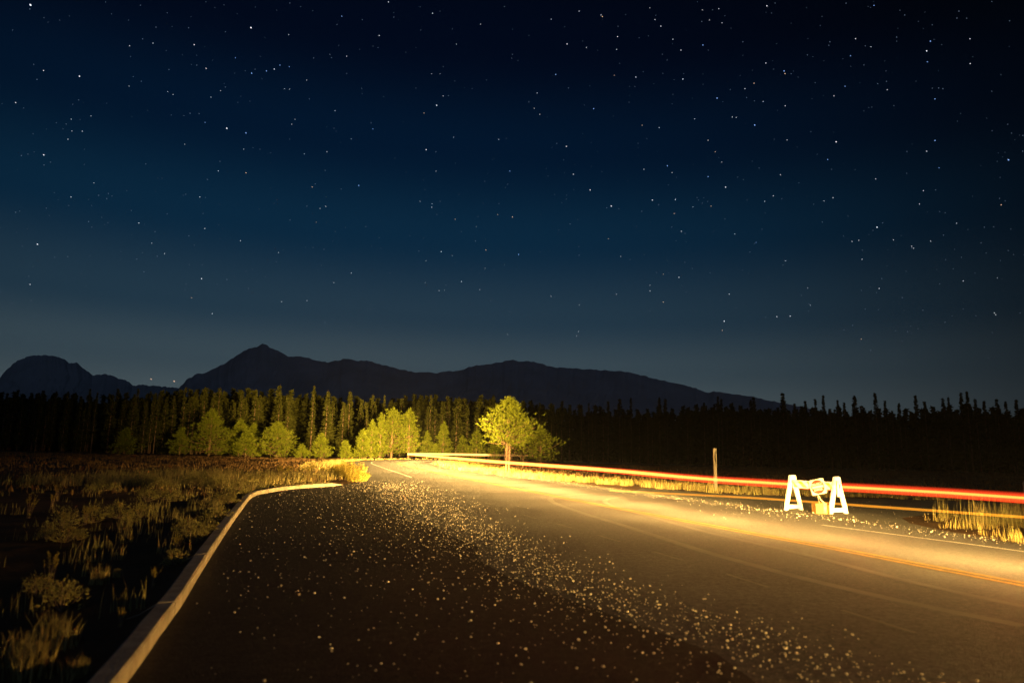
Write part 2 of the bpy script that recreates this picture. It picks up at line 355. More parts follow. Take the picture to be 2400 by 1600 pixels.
# ---------------------------------------------------------------- loose gravel
ico_v = []; ph = (1 + 5 ** .5) / 2
for a, b in ((-1, ph), (1, ph), (-1, -ph), (1, -ph)): ico_v.append((a, b, 0))
for a, b in ((-1, ph), (1, ph), (-1, -ph), (1, -ph)): ico_v.append((0, a, b))
for a, b in ((ph, -1), (ph, 1), (-ph, -1), (-ph, 1)): ico_v.append((a, 0, b))
ico_v = np.array(ico_v) / math.hypot(1, ph)
ico_f = np.array([(0, 11, 5), (0, 5, 1), (0, 1, 7), (0, 7, 10), (0, 10, 11), (1, 5, 9), (5, 11, 4), (11, 10, 2), (10, 7, 6), (7, 1, 8), (3, 9, 4), (3, 4, 2), (3, 2, 6), (3, 6, 8), (3, 8, 9), (4, 9, 5), (2, 4, 11), (6, 2, 10), (8, 6, 7), (9, 8, 1)])
def pebbles(name, P, rad, z, m, label):
    n_ = len(P); sc_ = np.stack([rad * rng.uniform(.8, 1.3, n_), rad * rng.uniform(.8, 1.3, n_), rad * rng.uniform(.6, .95, n_)], 1)
    V = ico_v[None] * rng.uniform(.85, 1.15, (n_, 12, 1)) * sc_[:, None]
    a = rng.uniform(0, 6.28, n_); c, s_ = np.cos(a)[:, None], np.sin(a)[:, None]
    X = V[..., 0] * c - V[..., 1] * s_ + P[:, 0:1]; Y = V[..., 0] * s_ + V[..., 1] * c + P[:, 1:2]; Z = V[..., 2] + z + sc_[:, 2:3] * .75
    W = np.stack([X, Y, Z], -1).reshape(-1, 3); Fc = (ico_f[None] + (np.arange(n_) * 12)[:, None, None]).reshape(-1, 3)
    return tag(link(name, tri_mesh(name, W, m, Fc, True)), label, 'gravel', kind='stuff')
band = spline([gpt(D(a), D(b)) for a, b in ((930, 1115), (985, 1150), (1060, 1185), (1180, 1250), (1330, 1320), (1480, 1385), (1680, 1430), (1900, 1500), (2200, 1600))], .25)
bx = np.array([(p.x, p.y) for p in band]); 
def on_pull(P):    # inside the paved area, right of the kerb
    ky = np.array([p.y for p in edge]); kx = np.array([p.x for p in edge]); o_ = np.argsort(ky)
    return P[:, 0] > np.interp(P[:, 1], ky[o_], kx[o_]) + .15
n1 = 5200; i_ = rng.integers(0, len(bx), n1); sp = .24 + .022 * bx[i_, 1]
P1 = bx[i_] + rng.normal(0, 1, (n1, 2)) * sp[:, None] + np.stack([-np.abs(rng.normal(0, .6, n1)), np.zeros(n1)], 1)
n2 = 5200; yy = 3 + 33 * rng.random(n2) ** 1.1; P2 = np.stack([rng.uniform(-9, 3, n2) - 0 * yy, yy], 1)
bxx = np.interp(yy, bx[::-1, 1], bx[::-1, 0]); P2[:, 0] = bxx - np.abs(rng.normal(0, 1, n2)) * (2.6 + .05 * yy) + .3
P = np.concatenate([P1, P2]); P = P[on_pull(P) & (P[:, 1] > 2.2)]
pebbles('gravel', P, np.exp(rng.normal(math.log(.0054), .5, len(P))).clip(.002, .014), .012, M['stone'], 'loose pale pebbles scattered over the dark pull-out asphalt')
sh = [p for p in offset(CENTRE, 4.55) if 8 < p.y < 48]
bx2 = np.array([(p.x, p.y) for p in sh]); n3 = 2200; i_ = rng.integers(0, len(bx2), n3)
P3 = bx2[i_] + rng.normal(0, .42, (n3, 2)) + rng.uniform(-.8, .8, (n3, 1)) * np.array([[-.33, .94]])
n4 = 250; P4 = np.stack([rng.uniform(5.5, 14, n4), rng.uniform(17.5, 28, n4)], 1)
P34 = np.concatenate([P3, P4])
pebbles('shoulder_gravel', P34, np.exp(rng.normal(math.log(.0066), .4, len(P34))).clip(.004, .022), .012, M['stone'], 'gravel strewn along the road shoulder in front of the barricade')

# ================================================================ BLADES, PLANTS
def blades(P, h, wd, lean, base_z=0., segs=2, seed=1):
    """thin bent blades: returns triangles (n*?,3)"""
    r = np.random.default_rng(seed); n_ = len(P); a = r.uniform(0, 6.28, n_); b = r.uniform(0, 6.28, n_)
    dx = np.stack([np.cos(a), np.sin(a), np.zeros(n_)], 1) * (wd[:, None] * .5)
    ln = np.stack([np.cos(b), np.sin(b), np.zeros(n_)], 1) * (lean * h)[:, None]
    base = np.concatenate([P[:, :2], np.full((n_, 1), base_z)], 1); 
    mid = base + ln * .3 + np.array([0, 0, 1.]) * (h * .55)[:, None]; top = base + ln + np.array([0, 0, 1.]) * h[:, None]
    T = np.stack([base - dx, base + dx, mid + dx * .8, base - dx, mid + dx * .8, mid - dx * .8, mid - dx * .8, mid + dx * .8, top], 1)
    return T.reshape(-1, 3)
def area_grass(name, poly_fn, n_, h0, h1, wd, m, label, seed, clump=.0, lean=.35):
    r = np.random.default_rng(seed); P = poly_fn(r, n_)
    if clump:
        c = P[r.integers(0, len(P), len(P) // 14)]; P = c[r.integers(0, len(c), len(P))] + r.normal(0, clump, P.shape)
    h = r.uniform(h0, h1, len(P)) * (.65 + .5 * r.random(len(P))); w_ = np.full(len(P), wd) * r.uniform(.6, 1.4, len(P))
    return tag(link(name, tri_mesh(name, blades(P, h, w_, r.uniform(.05, lean, len(P)), seed=seed), m)), label, 'grass', kind='stuff')
VB = spline([(-8.9, 92), (-8.3, 80), (-6.4, 68), (-3.3, 55), (-.2, 46), (1.6, 42), (4.2, 38), (6.6, 34.6), (9.3, 30.3), (12.5, 29.2), (17.9, 28.6), (24.2, 26), (32, 23.3)], 1)
def verge(w0, w1, ymax=200):
    side = offset(VB, -1)
    def fn(r, n_):
        seg = np.array([(p.x, p.y) for p in VB]); nv = np.array([(q.x - p.x, q.y - p.y) for p, q in zip(VB, side)])
        L_ = np.r_[0, np.cumsum(np.hypot(*np.diff(seg, axis=0).T))]; s_ = r.uniform(0, L_[-1], n_)
        x = np.interp(s_, L_, seg[:, 0]); y = np.interp(s_, L_, seg[:, 1]); nx = np.interp(s_, L_, nv[:, 0]); ny = np.interp(s_, L_, nv[:, 1])
        t = w0 + (w1 - w0) * r.random(n_) ** 1.4; jag = .25 * np.sin(s_ * 1.7) + .2 * np.sin(s_ * 4.1 + 1)
        return np.stack([x + nx * (t + jag), y + ny * (t + jag)], 1)
    return fn
area_grass('verge_grass', verge(.0, 3.2), 16000, .15, .36, .022, M['grass'], 'tall dry golden grass along the inside verge of the bend', 11, .12)
area_grass('verge_grass', verge(.0, 5.0), 7000, .15, .34, .026, M['grass_green'], 'greenish grass mixed into the verge behind the barricade', 12, .15)
def rect(x0, x1, y0, y1, cond=None):
    def fn(r, n_):
        P = np.stack([r.uniform(x0, x1, n_), y0 + (y1 - y0) * r.random(n_)], 1)
        return P[cond(P)] if cond is not None else P
    return fn
vbx = np.array([p.x for p in VB]); vby = np.array([p.y for p in VB]); oo = np.argsort(vbx)
def beyond_verge(P): return (P[:, 1] > np.interp(P[:, 0], vbx[oo], vby[oo]) + 3) & (P[:, 1] < 104)
area_grass('meadow_grass', rect(-6, 70, 30, 98, beyond_verge), 34000, .10, .26, .05, M['grass_red'], 'low reddish brown grass on the dark meadow right of the road', 13, .35)
lwx = np.array([p.x for p in offset(CENTRE, -7.5)]); lwy = np.array([p.y for p in CENTRE]); sel = lwy < 88
def left_meadow(P): return (P[:, 0] < np.interp(P[:, 1], [-5, 4.6, 12, 20.6, 26, 31, 36, 54, 77, 90, 98], [-3.3, -3.3, -5.6, -8.5, -10.4, -10, -8.6, -12.6, -18.3, -20.5, -20])) 
area_grass('meadow_grass', rect(-85, -7, 22, 100, left_meadow), 40000, .08, .24, .05, M['grass_red'], 'low reddish brown grass on the dark meadow left of the road', 14, .35)
area_grass('kerb_grass', lambda r, n_: (lambda P: P[left_meadow(P)])(np.stack([r.uniform(-19, -7.5, n_), 26 + 13 * r.random(n_) ** 1.2], 1)), 9000, .22, .55, .022, M['grass'], 'dry golden grass standing behind the far end of the kerb', 15, .16)
area_grass('kerb_grass', lambda r, n_: (lambda P: P[left_meadow(P)])(np.stack([r.uniform(-20, -3, n_), 3 + 24 * r.random(n_)], 1)), 3800, .06, .22, .010, M['grass_green'], 'short sparse grass and weeds left of the kerb', 16, .10)
OB = [p for p in offset(CENTRE, -6.1) if p.y > 48 and p.x < 14]
def outer(r, n_):
    i_ = r.integers(0, len(OB) - 1, n_); t = r.random(n_); a = np.array([(p.x, p.y) for p in OB]); P = a[i_] * (1 - t[:, None]) + a[i_ + 1] * t[:, None]
    d = a[i_ + 1] - a[i_]; d /= np.linalg.norm(d, axis=1)[:, None]; return P + np.stack([-d[:, 1], d[:, 0]], 1) * (r.random(n_) ** 1.3 * 3.5)[:, None]
area_grass('verge_grass', outer, 9000, .12, .26, .03, M['grass'], 'brightly lit dry grass along the outside verge of the bend', 19, .1)
def along_kerb(r, n_):
    a = np.array([(p.x, p.y) for p in KERB]); a = a[(a[:, 1] > 2) & (a[:, 1] < 31)]; i_ = r.integers(0, len(a) - 1, n_); d = a[i_ + 1] - a[i_]; d /= np.linalg.norm(d, axis=1)[:, None]
    k = (1 - np.interp(a[i_, 1], [2, 14, 24], [1, .55, 0])) > r.random(n_) * .98; off = .46 + r.random(n_) ** 1.5 * 1.5
    return (a[i_] + np.stack([-d[:, 1], d[:, 0]], 1) * off[:, None] + r.normal(0, .05, (n_, 2)))[k]
area_grass('kerb_grass', along_kerb, 3800, .10, .34, .011, M['grass'], 'fringe of dry golden grass running along the back of the kerb', 20, .09)
isl = [(9.9, 13), (10.3, 16.4), (10.7, 18.2), (13.4, 21.2), (16.2, 21.1), (24, 17.4), (60, 2), (60, -8), (13.2, 3)]
def in_poly(P, poly):
    c = np.zeros(len(P), bool); j = len(poly) - 1
    for i in range(len(poly)):
        (xi, yi), (xj, yj) = poly[i], poly[j]
        c ^= ((yi > P[:, 1]) != (yj > P[:, 1])) & (P[:, 0] < (xj - xi) * (P[:, 1] - yi) / (yj - yi + 1e-9) + xi); j = i
    return c
area_grass('island_grass', lambda r, n_: (lambda P: P[in_poly(P, isl)])(np.stack([r.uniform(9.5, 24, n_), r.uniform(4, 22, n_)], 1)), 16000, .10, .26, .009, M['grass_green'], 'green and gold grass on the island between the road and the side road', 17, .10)
area_grass('island_grass', lambda r, n_: (lambda P: P[in_poly(P, isl)])(np.stack([r.uniform(11.6, 22, n_), r.uniform(12, 20.5, n_)], 1)), 3600, .35, .75, .010, M['grass'], 'tall dry grass stalks rising from the island at the right edge', 18, .10, lean=.15)

def tussock(seed, n_=90, h=.35, spread=.10, wd=.012, lean=.5):
    r = np.random.default_rng(seed); P = r.normal(0, spread * .45, (n_, 2)); H = h * r.uniform(.55, 1.1, n_)
    a = r.uniform(0, 6.28, n_); k = r.uniform(.05, lean, n_); V = []
    base = np.concatenate([P, np.zeros((n_, 1))], 1); o_ = np.stack([np.cos(a), np.sin(a), np.zeros(n_)], 1)
    side = np.stack([-np.sin(a), np.cos(a), np.zeros(n_)], 1) * wd * .5
    mid = base + o_ * (k * H * .45)[:, None] + np.array([0, 0, 1]) * (H * .6)[:, None]; top = base + o_ * (k * H * 1.2)[:, None] + np.array([0, 0, 1]) * H[:, None]
    return np.stack([base - side, base + side, mid + side, base - side, mid + side, mid - side, mid - side, mid + side, top], 1).reshape(-1, 3)
def sage(seed, h=.4, w_=.35, n_=60):
    """leafy sprays on short woody stems; returns (leaf tris, stem mesh lists)"""
    r = np.random.default_rng(seed); T = []; v = []; f = []
    for i in range(n_):
        a = r.uniform(0, 6.28); e = r.uniform(.25, 1.45); L_ = r.uniform(.6, 1.05)
        tip = np.array([math.cos(a) * math.cos(e) * w_, math.sin(a) * math.cos(e) * w_, math.sin(e) * h]) * L_
        if i % 4 == 0: tube(v, f, [(0, 0, 0), tuple(tip * .55 + np.array([0, 0, -.02])), tuple(tip)], [.008, .005, .002], 3, False)
        for j in range(9):
            c = tip * r.uniform(.6, 1.05) + r.normal(0, .025, 3); d = tip / (np.linalg.norm(tip) + 1e-6) + r.normal(0, .5, 3); d /= np.linalg.norm(d)
            s_ = np.cross(d, r.normal(0, 1, 3)); s_ /= np.linalg.norm(s_); l = r.uniform(.03, .06)
            T += [c - s_ * .010, c + s_ * .010, c + d * l]
    return np.maximum(np.array(T), [-9, -9, .004]), v, f
tus_me = [tri_mesh('tussock_blades', tussock(30 + k, 100, .36, .16, .014, .55), M['grass']) for k in range(3)]
sage_me = []
for k in range(3):
    T, v, f = sage(50 + k); sage_me.append((tri_mesh('sage_leaves', T, M['sage']), mesh('sage_stems', v, f, M['twig'])))
def weed_stalk(seed, n_=14, h=.8):
    r = np.random.default_rng(seed); v = []; f = []; T = []
    for i in range(n_):
        a = r.uniform(0, 6.28); k = r.uniform(.05, .35); b = r.normal(0, .04, 2); H = h * r.uniform(.6, 1.1)
        pts = [np.array([b[0], b[1], 0]), np.array([b[0] + math.cos(a) * k * H * .4, b[1] + math.sin(a) * k * H * .4, H * .55]), np.array([b[0] + math.cos(a) * k * H, b[1] + math.sin(a) * k * H, H])]
        tube(v, f, [tuple(p) for p in pts], [.006, .004, .002], 3, False)
        for j in range(26):
            t = r.uniform(.3, 1); c = pts[1] * (1 - t) + pts[2] * t if t > .4 else pts[1] * t; d = r.normal(0, 1, 3); d[2] = abs(d[2]); d /= np.linalg.norm(d)
            s_ = np.cross(d, r.normal(0, 1, 3)); s_ /= np.linalg.norm(s_); T += [c - s_ * .009, c + s_ * .009, c + d * r.uniform(.03, .08)]
    return tri_mesh('weed_leaves', np.maximum(np.array(T), [-9, -9, .002]), M['weed']), mesh('weed_stems', v, f, M['twig'])
weed_me = [weed_stalk(70 + k) for k in range(2)]
def put_tussock(x, y, s_, label):
    g = gpt(D(x), D(y)); o = empty('grass_tussock', g, random.uniform(0, 6)); o.scale = (s_,) * 3
    link('blades', random.choice(tus_me), o); tag(o, label, 'grass tuft', 'dry grass tufts left of the kerb')
def put_sage(x, y, s_, label):
    g = gpt(D(x), D(y)); o = empty('sagebrush', g, random.uniform(0, 6)); o.scale = (s_,) * 3; a, b = random.choice(sage_me)
    link('leaves', a, o); link('stems', b, o); tag(o, label, 'shrub', 'sagebrush left of the kerb')
def put_weed(x, y, s_, label):
    g = gpt(D(x), D(y)); o = empty('weed', g, random.uniform(0, 6)); o.scale = (s_ * .5,) * 3; a, b = random.choice(weed_me)
    link('leaves', a, o); link('stems', b, o); tag(o, label, 'weed', 'weeds left of the kerb')
put_tussock(112, 1485, .75, 'thick golden grass tuft low at the left edge, larger of the two side by side')
put_tussock(150, 1487, .6, 'smaller golden grass tuft just right of the thick one at lower left')
put_tussock(70, 1560, .8, 'dim brown grass tuft nearest the bottom left corner')
put_tussock(42, 1530, .7, 'thin leaning grass tuft at the very left edge near the bottom')
put_tussock(170, 1568, .5, 'low grass tuft on the bottom edge left of the kerb')
put_weed(275, 1442, .42, 'branching dry weed on the dirt halfway between the kerb joint and lower left')
put_tussock(228, 1340, .6, 'single bright yellow grass tuft alone on dark ground')
put_tussock(268, 1325, .3, 'tiny grass tuft just right of the lone bright tuft')
put_weed(350, 1350, .55, 'upright dry weed stalk close to the kerb, below the leafy clumps')
put_sage(402, 1300, .65, 'yellow-lit sagebrush closest to the kerb at mid length')
put_weed(405, 1272, .7, 'leaning golden weed above the kerbside sagebrush')
put_sage(440, 1248, .95, 'broad sagebrush hugging the kerb above the leaning weed')
put_sage(470, 1235, .95, 'leafy gold sagebrush touching the kerb halfway up')
put_sage(425, 1222, .75, 'smaller sagebrush left of the leafy gold one')
put_sage(500, 1200, 1.0, 'sagebrush beside the kerb just below its bend')
put_sage(530, 1165, 1.1, 'round sagebrush beside the kerb bend')
put_sage(500, 1162, 1.0, 'grey-green sagebrush left of the kerb bend')
put_sage(150, 1245, .95, 'pale grey-green sagebrush alone on the dark left ground')
put_sage(105, 1238, .6, 'small sagebrush left of the pale lone one')
put_sage(178, 1240, .5, 'small low sagebrush right of the pale lone one')
put_sage(145, 1213, 1.0, 'dim brownish sagebrush behind the pale lone one')
put_sage(215, 1200, 1.0, 'green sagebrush in the left dark, next to dry stems')
put_weed(196, 1205, .9, 'dry stems left of the green sagebrush')
put_sage(272, 1190, 1.0, 'sagebrush at the middle of the left ground')
put_sage(322, 1188, .9, 'low sagebrush right of the middle one')
put_sage(300, 1200, .6, 'small sagebrush between the two middle ones')
put_weed(66, 1190, 1.2, 'tall thin weed standing alone near the left edge')
put_sage(85, 1372, .65, 'dim sagebrush above the two lower left grass tufts')
put_sage(140, 1405, .8, 'dim brown sagebrush left of the branching weed')
put_weed(112, 1345, .9, 'tall thin stalk in the dark lower left')
put_sage(335, 1152, 1.1, 'sagebrush in front of the back row of grass')
put_weed(130, 1150, 1.2, 'faint weed far left in the back row')
put_weed(120, 1168, .9, 'small weed in front of the faint far left one')
backrow = [(205, 1132, 1.0), (232, 1128, 1.3), (262, 1130, 1.0), (340, 1118, 1.6), (362, 1122, 1.5), (385, 1128, 1.2), (370, 1148, 1.2), (400, 1150, 1.2), (445, 1120, 1.8), (470, 1116, 2.0), (490, 1118, 1.8), (505, 1122, 1.5), (545, 1130, 1.5), (575, 1118, 1.6), (600, 1112, 1.6), (560, 1142, 1.1)]
for k, (x, y, s_) in enumerate(backrow):
    g = gpt(D(x), D(y)); o = empty('sagebrush', g, random.uniform(0, 6)); o.scale = (s_ * .8,) * 3; a, b = sage_me[k % 3]
    link('leaves', a, o); link('stems', b, o)
    tag(o, 'headlit yellow-green sagebrush in the back row left of the kerb bend', 'shrub', 'back row of sagebrush')
for k in range(26):
    x = 600 + k * 7.6 + random.uniform(-3, 3); y = 1105 - k * .5; g = gpt(D(x), D(y)); g.y += random.uniform(.3, 3)
    o = empty('weed', g, random.uniform(0, 6)); o.scale = (random.uniform(.6, 1.0),) * 3; a, b = weed_me[k % 2]; link('leaves', a, o); link('stems', b, o)
    tag(o, 'golden weed stalk standing in the grass row behind the far end of the kerb', 'weed', 'weeds behind the far end of the kerb')
# big bright weed clump where the kerb ends
def leafy_clump(seed, w_, d_, h, n_):
    r = np.random.default_rng(seed); T = []; v = []; f = []
    for i in range(n_):
        a = r.uniform(0, 6.28); k = math.sqrt(r.random()); b = np.array([math.cos(a) * k * w_ * .55, math.sin(a) * k * d_ * .55, 0]); tip = np.array([b[0] * 1.75, b[1] * 1.75, h * (1 - .45 * k) * r.uniform(.7, 1.08)])
        if i % 3 == 0: tube(v, f, [tuple(b), tuple(b * .45 + tip * .55), tuple(tip)], [.008, .005, .002], 3, False)
        for j in range(22):
            t = r.uniform(.12, 1); c = b * (1 - t) + tip * t + r.normal(0, .03, 3); dd = r.normal(0, .6, 3) + np.array([0, 0, .9]); dd /= np.linalg.norm(dd)
            s_ = np.cross(dd, r.normal(0, 1, 3)); s_ /= np.linalg.norm(s_); T += [c - s_ * .014, c + s_ * .014, c + dd * r.uniform(.05, .12)]
    return np.maximum(np.array(T), [-9, -9, .002]), v, f
for px, py, w_, h, lb in ((806, 1100, 1.0, 1.15, 'tallest bright yellow weed clump at the end of the kerb'), (792, 1098, .9, .95, 'bright weed clump left of the tallest one at the kerb end'), (820, 1106, .7, .6, 'low yellow weed clump spilling toward the dark notch of the road'), (772, 1094, .9, .75, 'golden weed clump third from the kerb end')):
    T, v, f = leafy_clump(int(px), w_, .8, h, 130); g = gpt(D(px), D(py)); o = empty('weed_clump', g)
    link('leaves', tri_mesh('clump_leaves', T, M['weed']), o); link('stems', mesh('clump_stems', v, f, M['twig']), o); tag(o, lb, 'weed clump', 'weed clumps at the end of the kerb')

# ================================================================ TREES
def conifer(seed, H=10., Rm=1.3, base=.12, slim=1.0, dens=1.0, dead=0.):
    """spire shaped conifer: crown triangles and trunk mesh"""
    r = np.random.default_rng(seed); T = []; z = base * H; v = []; f = []
    tube(v, f, [(0, 0, 0), (0, 0, H * .5), (r.normal(0, .05), r.normal(0, .05), H)], [.014 * H, .009 * H, .01], 6)
    while z < H * .985:
        u = (z - base * H) / (H * (1 - base)); rad = Rm * slim * (1 - u) ** 1.0 * (.35 + .65 * min(1, u * 6)) * r.uniform(.75, 1.15) + .06
        if dead and u > 1 - dead: rad *= .3
        for k in range(int(4 + 4 * dens)):
            a = r.uniform(0, 6.28); L_ = rad * r.uniform(.65, 1.12); droop = r.uniform(-.35, .15)
            d = np.array([math.cos(a), math.sin(a), droop]); m_ = max(2, int(L_ / .32 * dens) + 1)
            for j in range(m_):
                t = (j + r.uniform(.3, 1)) / m_; c = np.array([0, 0, z]) + d * L_ * t; dd = d + r.normal(0, .35, 3) + np.array([0, 0, .15]); dd /= np.linalg.norm(dd)
                s_ = np.cross(dd, r.normal(0, 1, 3)); s_ /= np.linalg.norm(s_) + 1e-9; l = .55 * r.uniform(.6, 1.1); q = .14 * r.uniform(.7, 1.3)
                A, B, C_, E_ = c - dd * l * .4, c + s_ * q, c + dd * l * .6, c - s_ * q
                T += [A, B, C_, A, C_, E_]
        z += r.uniform(.16, .30) * (1.0 if dens >= .8 else 1.4)
    return np.array(T), v, f
def pine(seed, H, Rm, base, prof_fn, n_tuft, blade=.24, twin=False, nb=11, vary=(.62, .8, .95, 1.05, 1.28)):
    """young pine with tufted needles on real limbs"""
    r = np.random.default_rng(seed); T = []; v = []; f = []
    stems = [(-.10, 0), (.13, .02)] if twin else [(0, 0)]
    for sx, sy in stems: tube(v, f, [(sx, sy, 0), (sx * 1.1, sy, H * .4), (sx * .7, 0, H * .72), (0, 0, H * .94)], [.026 * H / len(stems) ** .5, .021 * H / len(stems) ** .5, .010 * H, .01], 8)
    n_l = max(14, n_tuft // 12); tips = []
    for i in range(n_l):
        u = (i + r.random()) / n_l; z0 = H * (base + (1 - base) * u * .93); a = i * 2.4 + r.normal(0, .3); rr_ = prof_fn(u, a) * Rm * r.choice(vary)
        rise = r.uniform(.05, .45) * rr_
        sx, sy = stems[i % len(stems)]
        P0 = np.array([sx * (1 - u), sy, z0]); P1 = P0 + np.array([math.cos(a) * rr_ * .5, math.sin(a) * rr_ * .5, rise * .25]); P2 = P0 + np.array([math.cos(a) * rr_, math.sin(a) * rr_, rise])
        tube(v, f, [tuple(P0), tuple(P1), tuple(P2)], [.0065 * H * (1 - u * .7), .004 * H * (1 - u * .6), .006], 4, False)
        for j in range(max(4, n_tuft // n_l)):
            t = r.uniform(.28, 1.0) ** .8; c = (P0 * (1 - t) ** 2 + P1 * 2 * t * (1 - t) + P2 * t * t) if False else (P0 + (P2 - P0) * t + np.array([0, 0, -rise * .3 * t * (1 - t)]))
            sprd = .12 + .15 * rr_ * (1 - abs(t - .7)); c = c + r.normal(0, 1, 3) * np.array([sprd, sprd, sprd * .55]); tips.append((c, np.array([math.cos(a), math.sin(a), .75])))
    for j in range(12): tips.append((np.array([r.normal(0, .12), r.normal(0, .12), H * (.90 + .10 * r.random())]), np.array([0, 0, 1.])))
    for c, d in tips:
        d = d + r.normal(0, .35, 3); d /= np.linalg.norm(d)
        for k in range(nb):
            e = d * .8 + r.normal(0, .6, 3); e /= np.linalg.norm(e); s_ = np.cross(e, r.normal(0, 1, 3)); s_ /= np.linalg.norm(s_) + 1e-9
            l = blade * r.uniform(.7, 1.2); b = c + d * r.uniform(-.1, .12); w_ = blade * .11
            T += [b - s_ * w_, b + s_ * w_, b + e * l]
    return np.array(T), v, f
def dead_limbs(v, f, seed, H, z0, z1, L_, n_, twin=True):
    r = np.random.default_rng(seed)
    for i in range(n_):
        z = H * r.uniform(z0, z1); a = r.uniform(0, 6.28); l = L_ * r.uniform(.5, 1); d = np.array([math.cos(a), math.sin(a), 0]); p0 = np.array([0, 0, z]); p1 = p0 + d * l * .5 + np.array([0, 0, .12 * l]); p2 = p0 + d * l + np.array([0, 0, r.uniform(-.25, .5) * l])
        tube(v, f, [tuple(p0), tuple(p1), tuple(p2)], [.022, .014, .005], 4, False)
        for k in range(2):
            q = p1 * (1 - .5 * k) + p2 * .5 * k; e = q + (d * .35 + r.normal(0, .25, 3)) * l * .7; tube(v, f, [tuple(q), tuple(e)], [.009, .004], 3, False)
def make_tree(name, data, loc, label, cat, group=None, needle='needle', bark='bark', rz=0):
    T, v, f = data; o = empty(name, loc, rz)
    link('trunk', mesh('trunk', v, f, M[bark], True), o); link('crown', tri_mesh('crown', T, M[needle]), o); tag(o, label, cat, group); return o
dome = lambda u, a: (.72 + .28 * min(1, u * 4)) * (1 - max(0, u - .2) / .8) ** .85 * (1 + .18 * math.sin(3 * a + 1)) 
cone = lambda u, a: (1 - u) ** 1.0 * (.72 + .28 * min(1, u * 5)) * (1 + .15 * math.sin(2 * a)) + .06
# the tall roadside pine right of the bend
def top_h(px, py, depth): return dpt(px, py, depth).z
H0 = top_h(1189, 930, 54.8)
d0 = pine(101, H0, 2.25, .36, dome, 1900, .20, True, 13, (.7, .8, .9, 1.0, 1.1)); dead_limbs(d0[1], d0[2], 5, H0, .18, .48, 1.3, 16)
make_tree('pine_tree', d0, (-.15, 54.8, 0), 'tall headlit pine with twin pale trunks and a domed crown beside the inner verge', 'tree', rz=.4)
d1 = pine(102, top_h(1240, 968, 60), 2.3, .22, dome, 560, .25, False, 10); dead_limbs(d1[1], d1[2], 6, 4, .1, .3, 1.0, 8)
make_tree('pine_tree', d1, gpt(1225, 1098) + Vector((.1, 3, 0)), 'lower bushy pine directly right of the twin-trunk pine', 'tree')
d2 = pine(103, top_h(1270, 1000, 66), 1.9, .16, dome, 420, .25, False, 10)
make_tree('pine_tree', d2, Vector((2.95, 66, 0)), 'dim reddish lit pine at the right end of the roadside pine group', 'tree')
# lit trees across the meadow and at the outside of the bend: disp x, disp top y, half width in disp px, depth
LT = [(285, 983, 24, 106, 'dim young pine alone in front of the black forest at left', 1), (412, 983, 20, 108, 'dim slim young pine left of the broad one', 1),
      (480, 938, 47, 106, 'broadest dull yellow young pine, leftmost of the bright row', 1), (548, 962, 30, 110, 'medium young pine right of the broadest one', 1),
      (578, 972, 22, 112, 'narrow young pine tucked behind two others in the lit row', 1), (564, 990, 27, 103, 'small green round-topped pine in front of the medium one', 1),
      (634, 967, 42, 103, 'bright broad cone-shaped pine in the middle of the lit row', 1), (692, 1022, 16, 102, 'tiny lit sapling between two bright pines', 1),
      (737, 997, 22, 102, 'small bright cone-shaped pine right of the tiny sapling', 1), (792, 1012, 12, 104, 'tiny sapling left of the slim pair by the bend', 1),
      (832, 986, 22, 106, 'slim bright green conifer left of the big roadside pines', 1), (852, 965, 18, 112, 'taller slim conifer behind the bright green one', 1), (872, 948, 14, 118, 'tallest narrow dark conifer behind the slim pair', 1),
      (899, 936, 33, 122, 'big brilliantly lit pine at the outside of the bend', 1), (938, 938, 22, 124, 'tall brilliantly lit pine right behind the big one at the bend', 1),
      (980, 990, 15, 140, 'small olive pine just beyond the bright trail end', 1), (1017, 968, 20, 138, 'olive cone-shaped pine beyond the bend', 1), (1000, 1020, 10, 136, 'tiny orange-lit sapling beyond the bend', 1),
      (1094, 986, 22, 136, 'small spreading pine left of the twin-trunk pine', 1), (1135, 1010, 14, 138, 'low dark pine just left of the twin-trunk pine', 1), (1062, 1000, 14, 142, 'slim sapling between the two olive pines beyond the bend', 1)]
for k, (x, ty, hw, dep, lb, kd) in enumerate(LT):
    H_ = top_h(D(x), D(ty), dep); Rm = hw * 1.02 / 1600 * dep * 1.25
    slim_ = hw < 19
    big = x in (899, 938)
    b_ = .10 if big else .03
    nt_ = int(min(1100, 140 + Rm * H_ * 55))
    dd = pine(200 + k, H_, Rm * (1.15 if big else 1), b_, (lambda u, a: (1 - u) ** .55 * (.75 + .25 * min(1, u * 4)) * (1 + .2 * math.sin(3 * a + 5 * u))) if big else cone, nt_, .34, False, 8)
    if big: dead_limbs(dd[1], dd[2], k, H_, .1, .3, 1.4, 8)
    p = dpt(D(x), 1060, dep); p.z = 0
    make_tree('pine_tree', dd, p, lb, 'tree')
# forest prototypes
protos = []
for k in range(9):
    Hh = 12.; T, v, f = conifer(300 + k, Hh, [1.9, 1.6, 2.3, 1.2, 1.8, .8, 1.5, 2.0, .6][k], [.04, .10, .02, .06, .16, .15, .05, .2, .3][k], 1, 1.0, .12 if k in (5, 8) else 0)
    protos.append((tri_mesh('forest_crown', T, M['needle_forest']), mesh('forest_trunk', v, f, M['bark_dark'], True)))
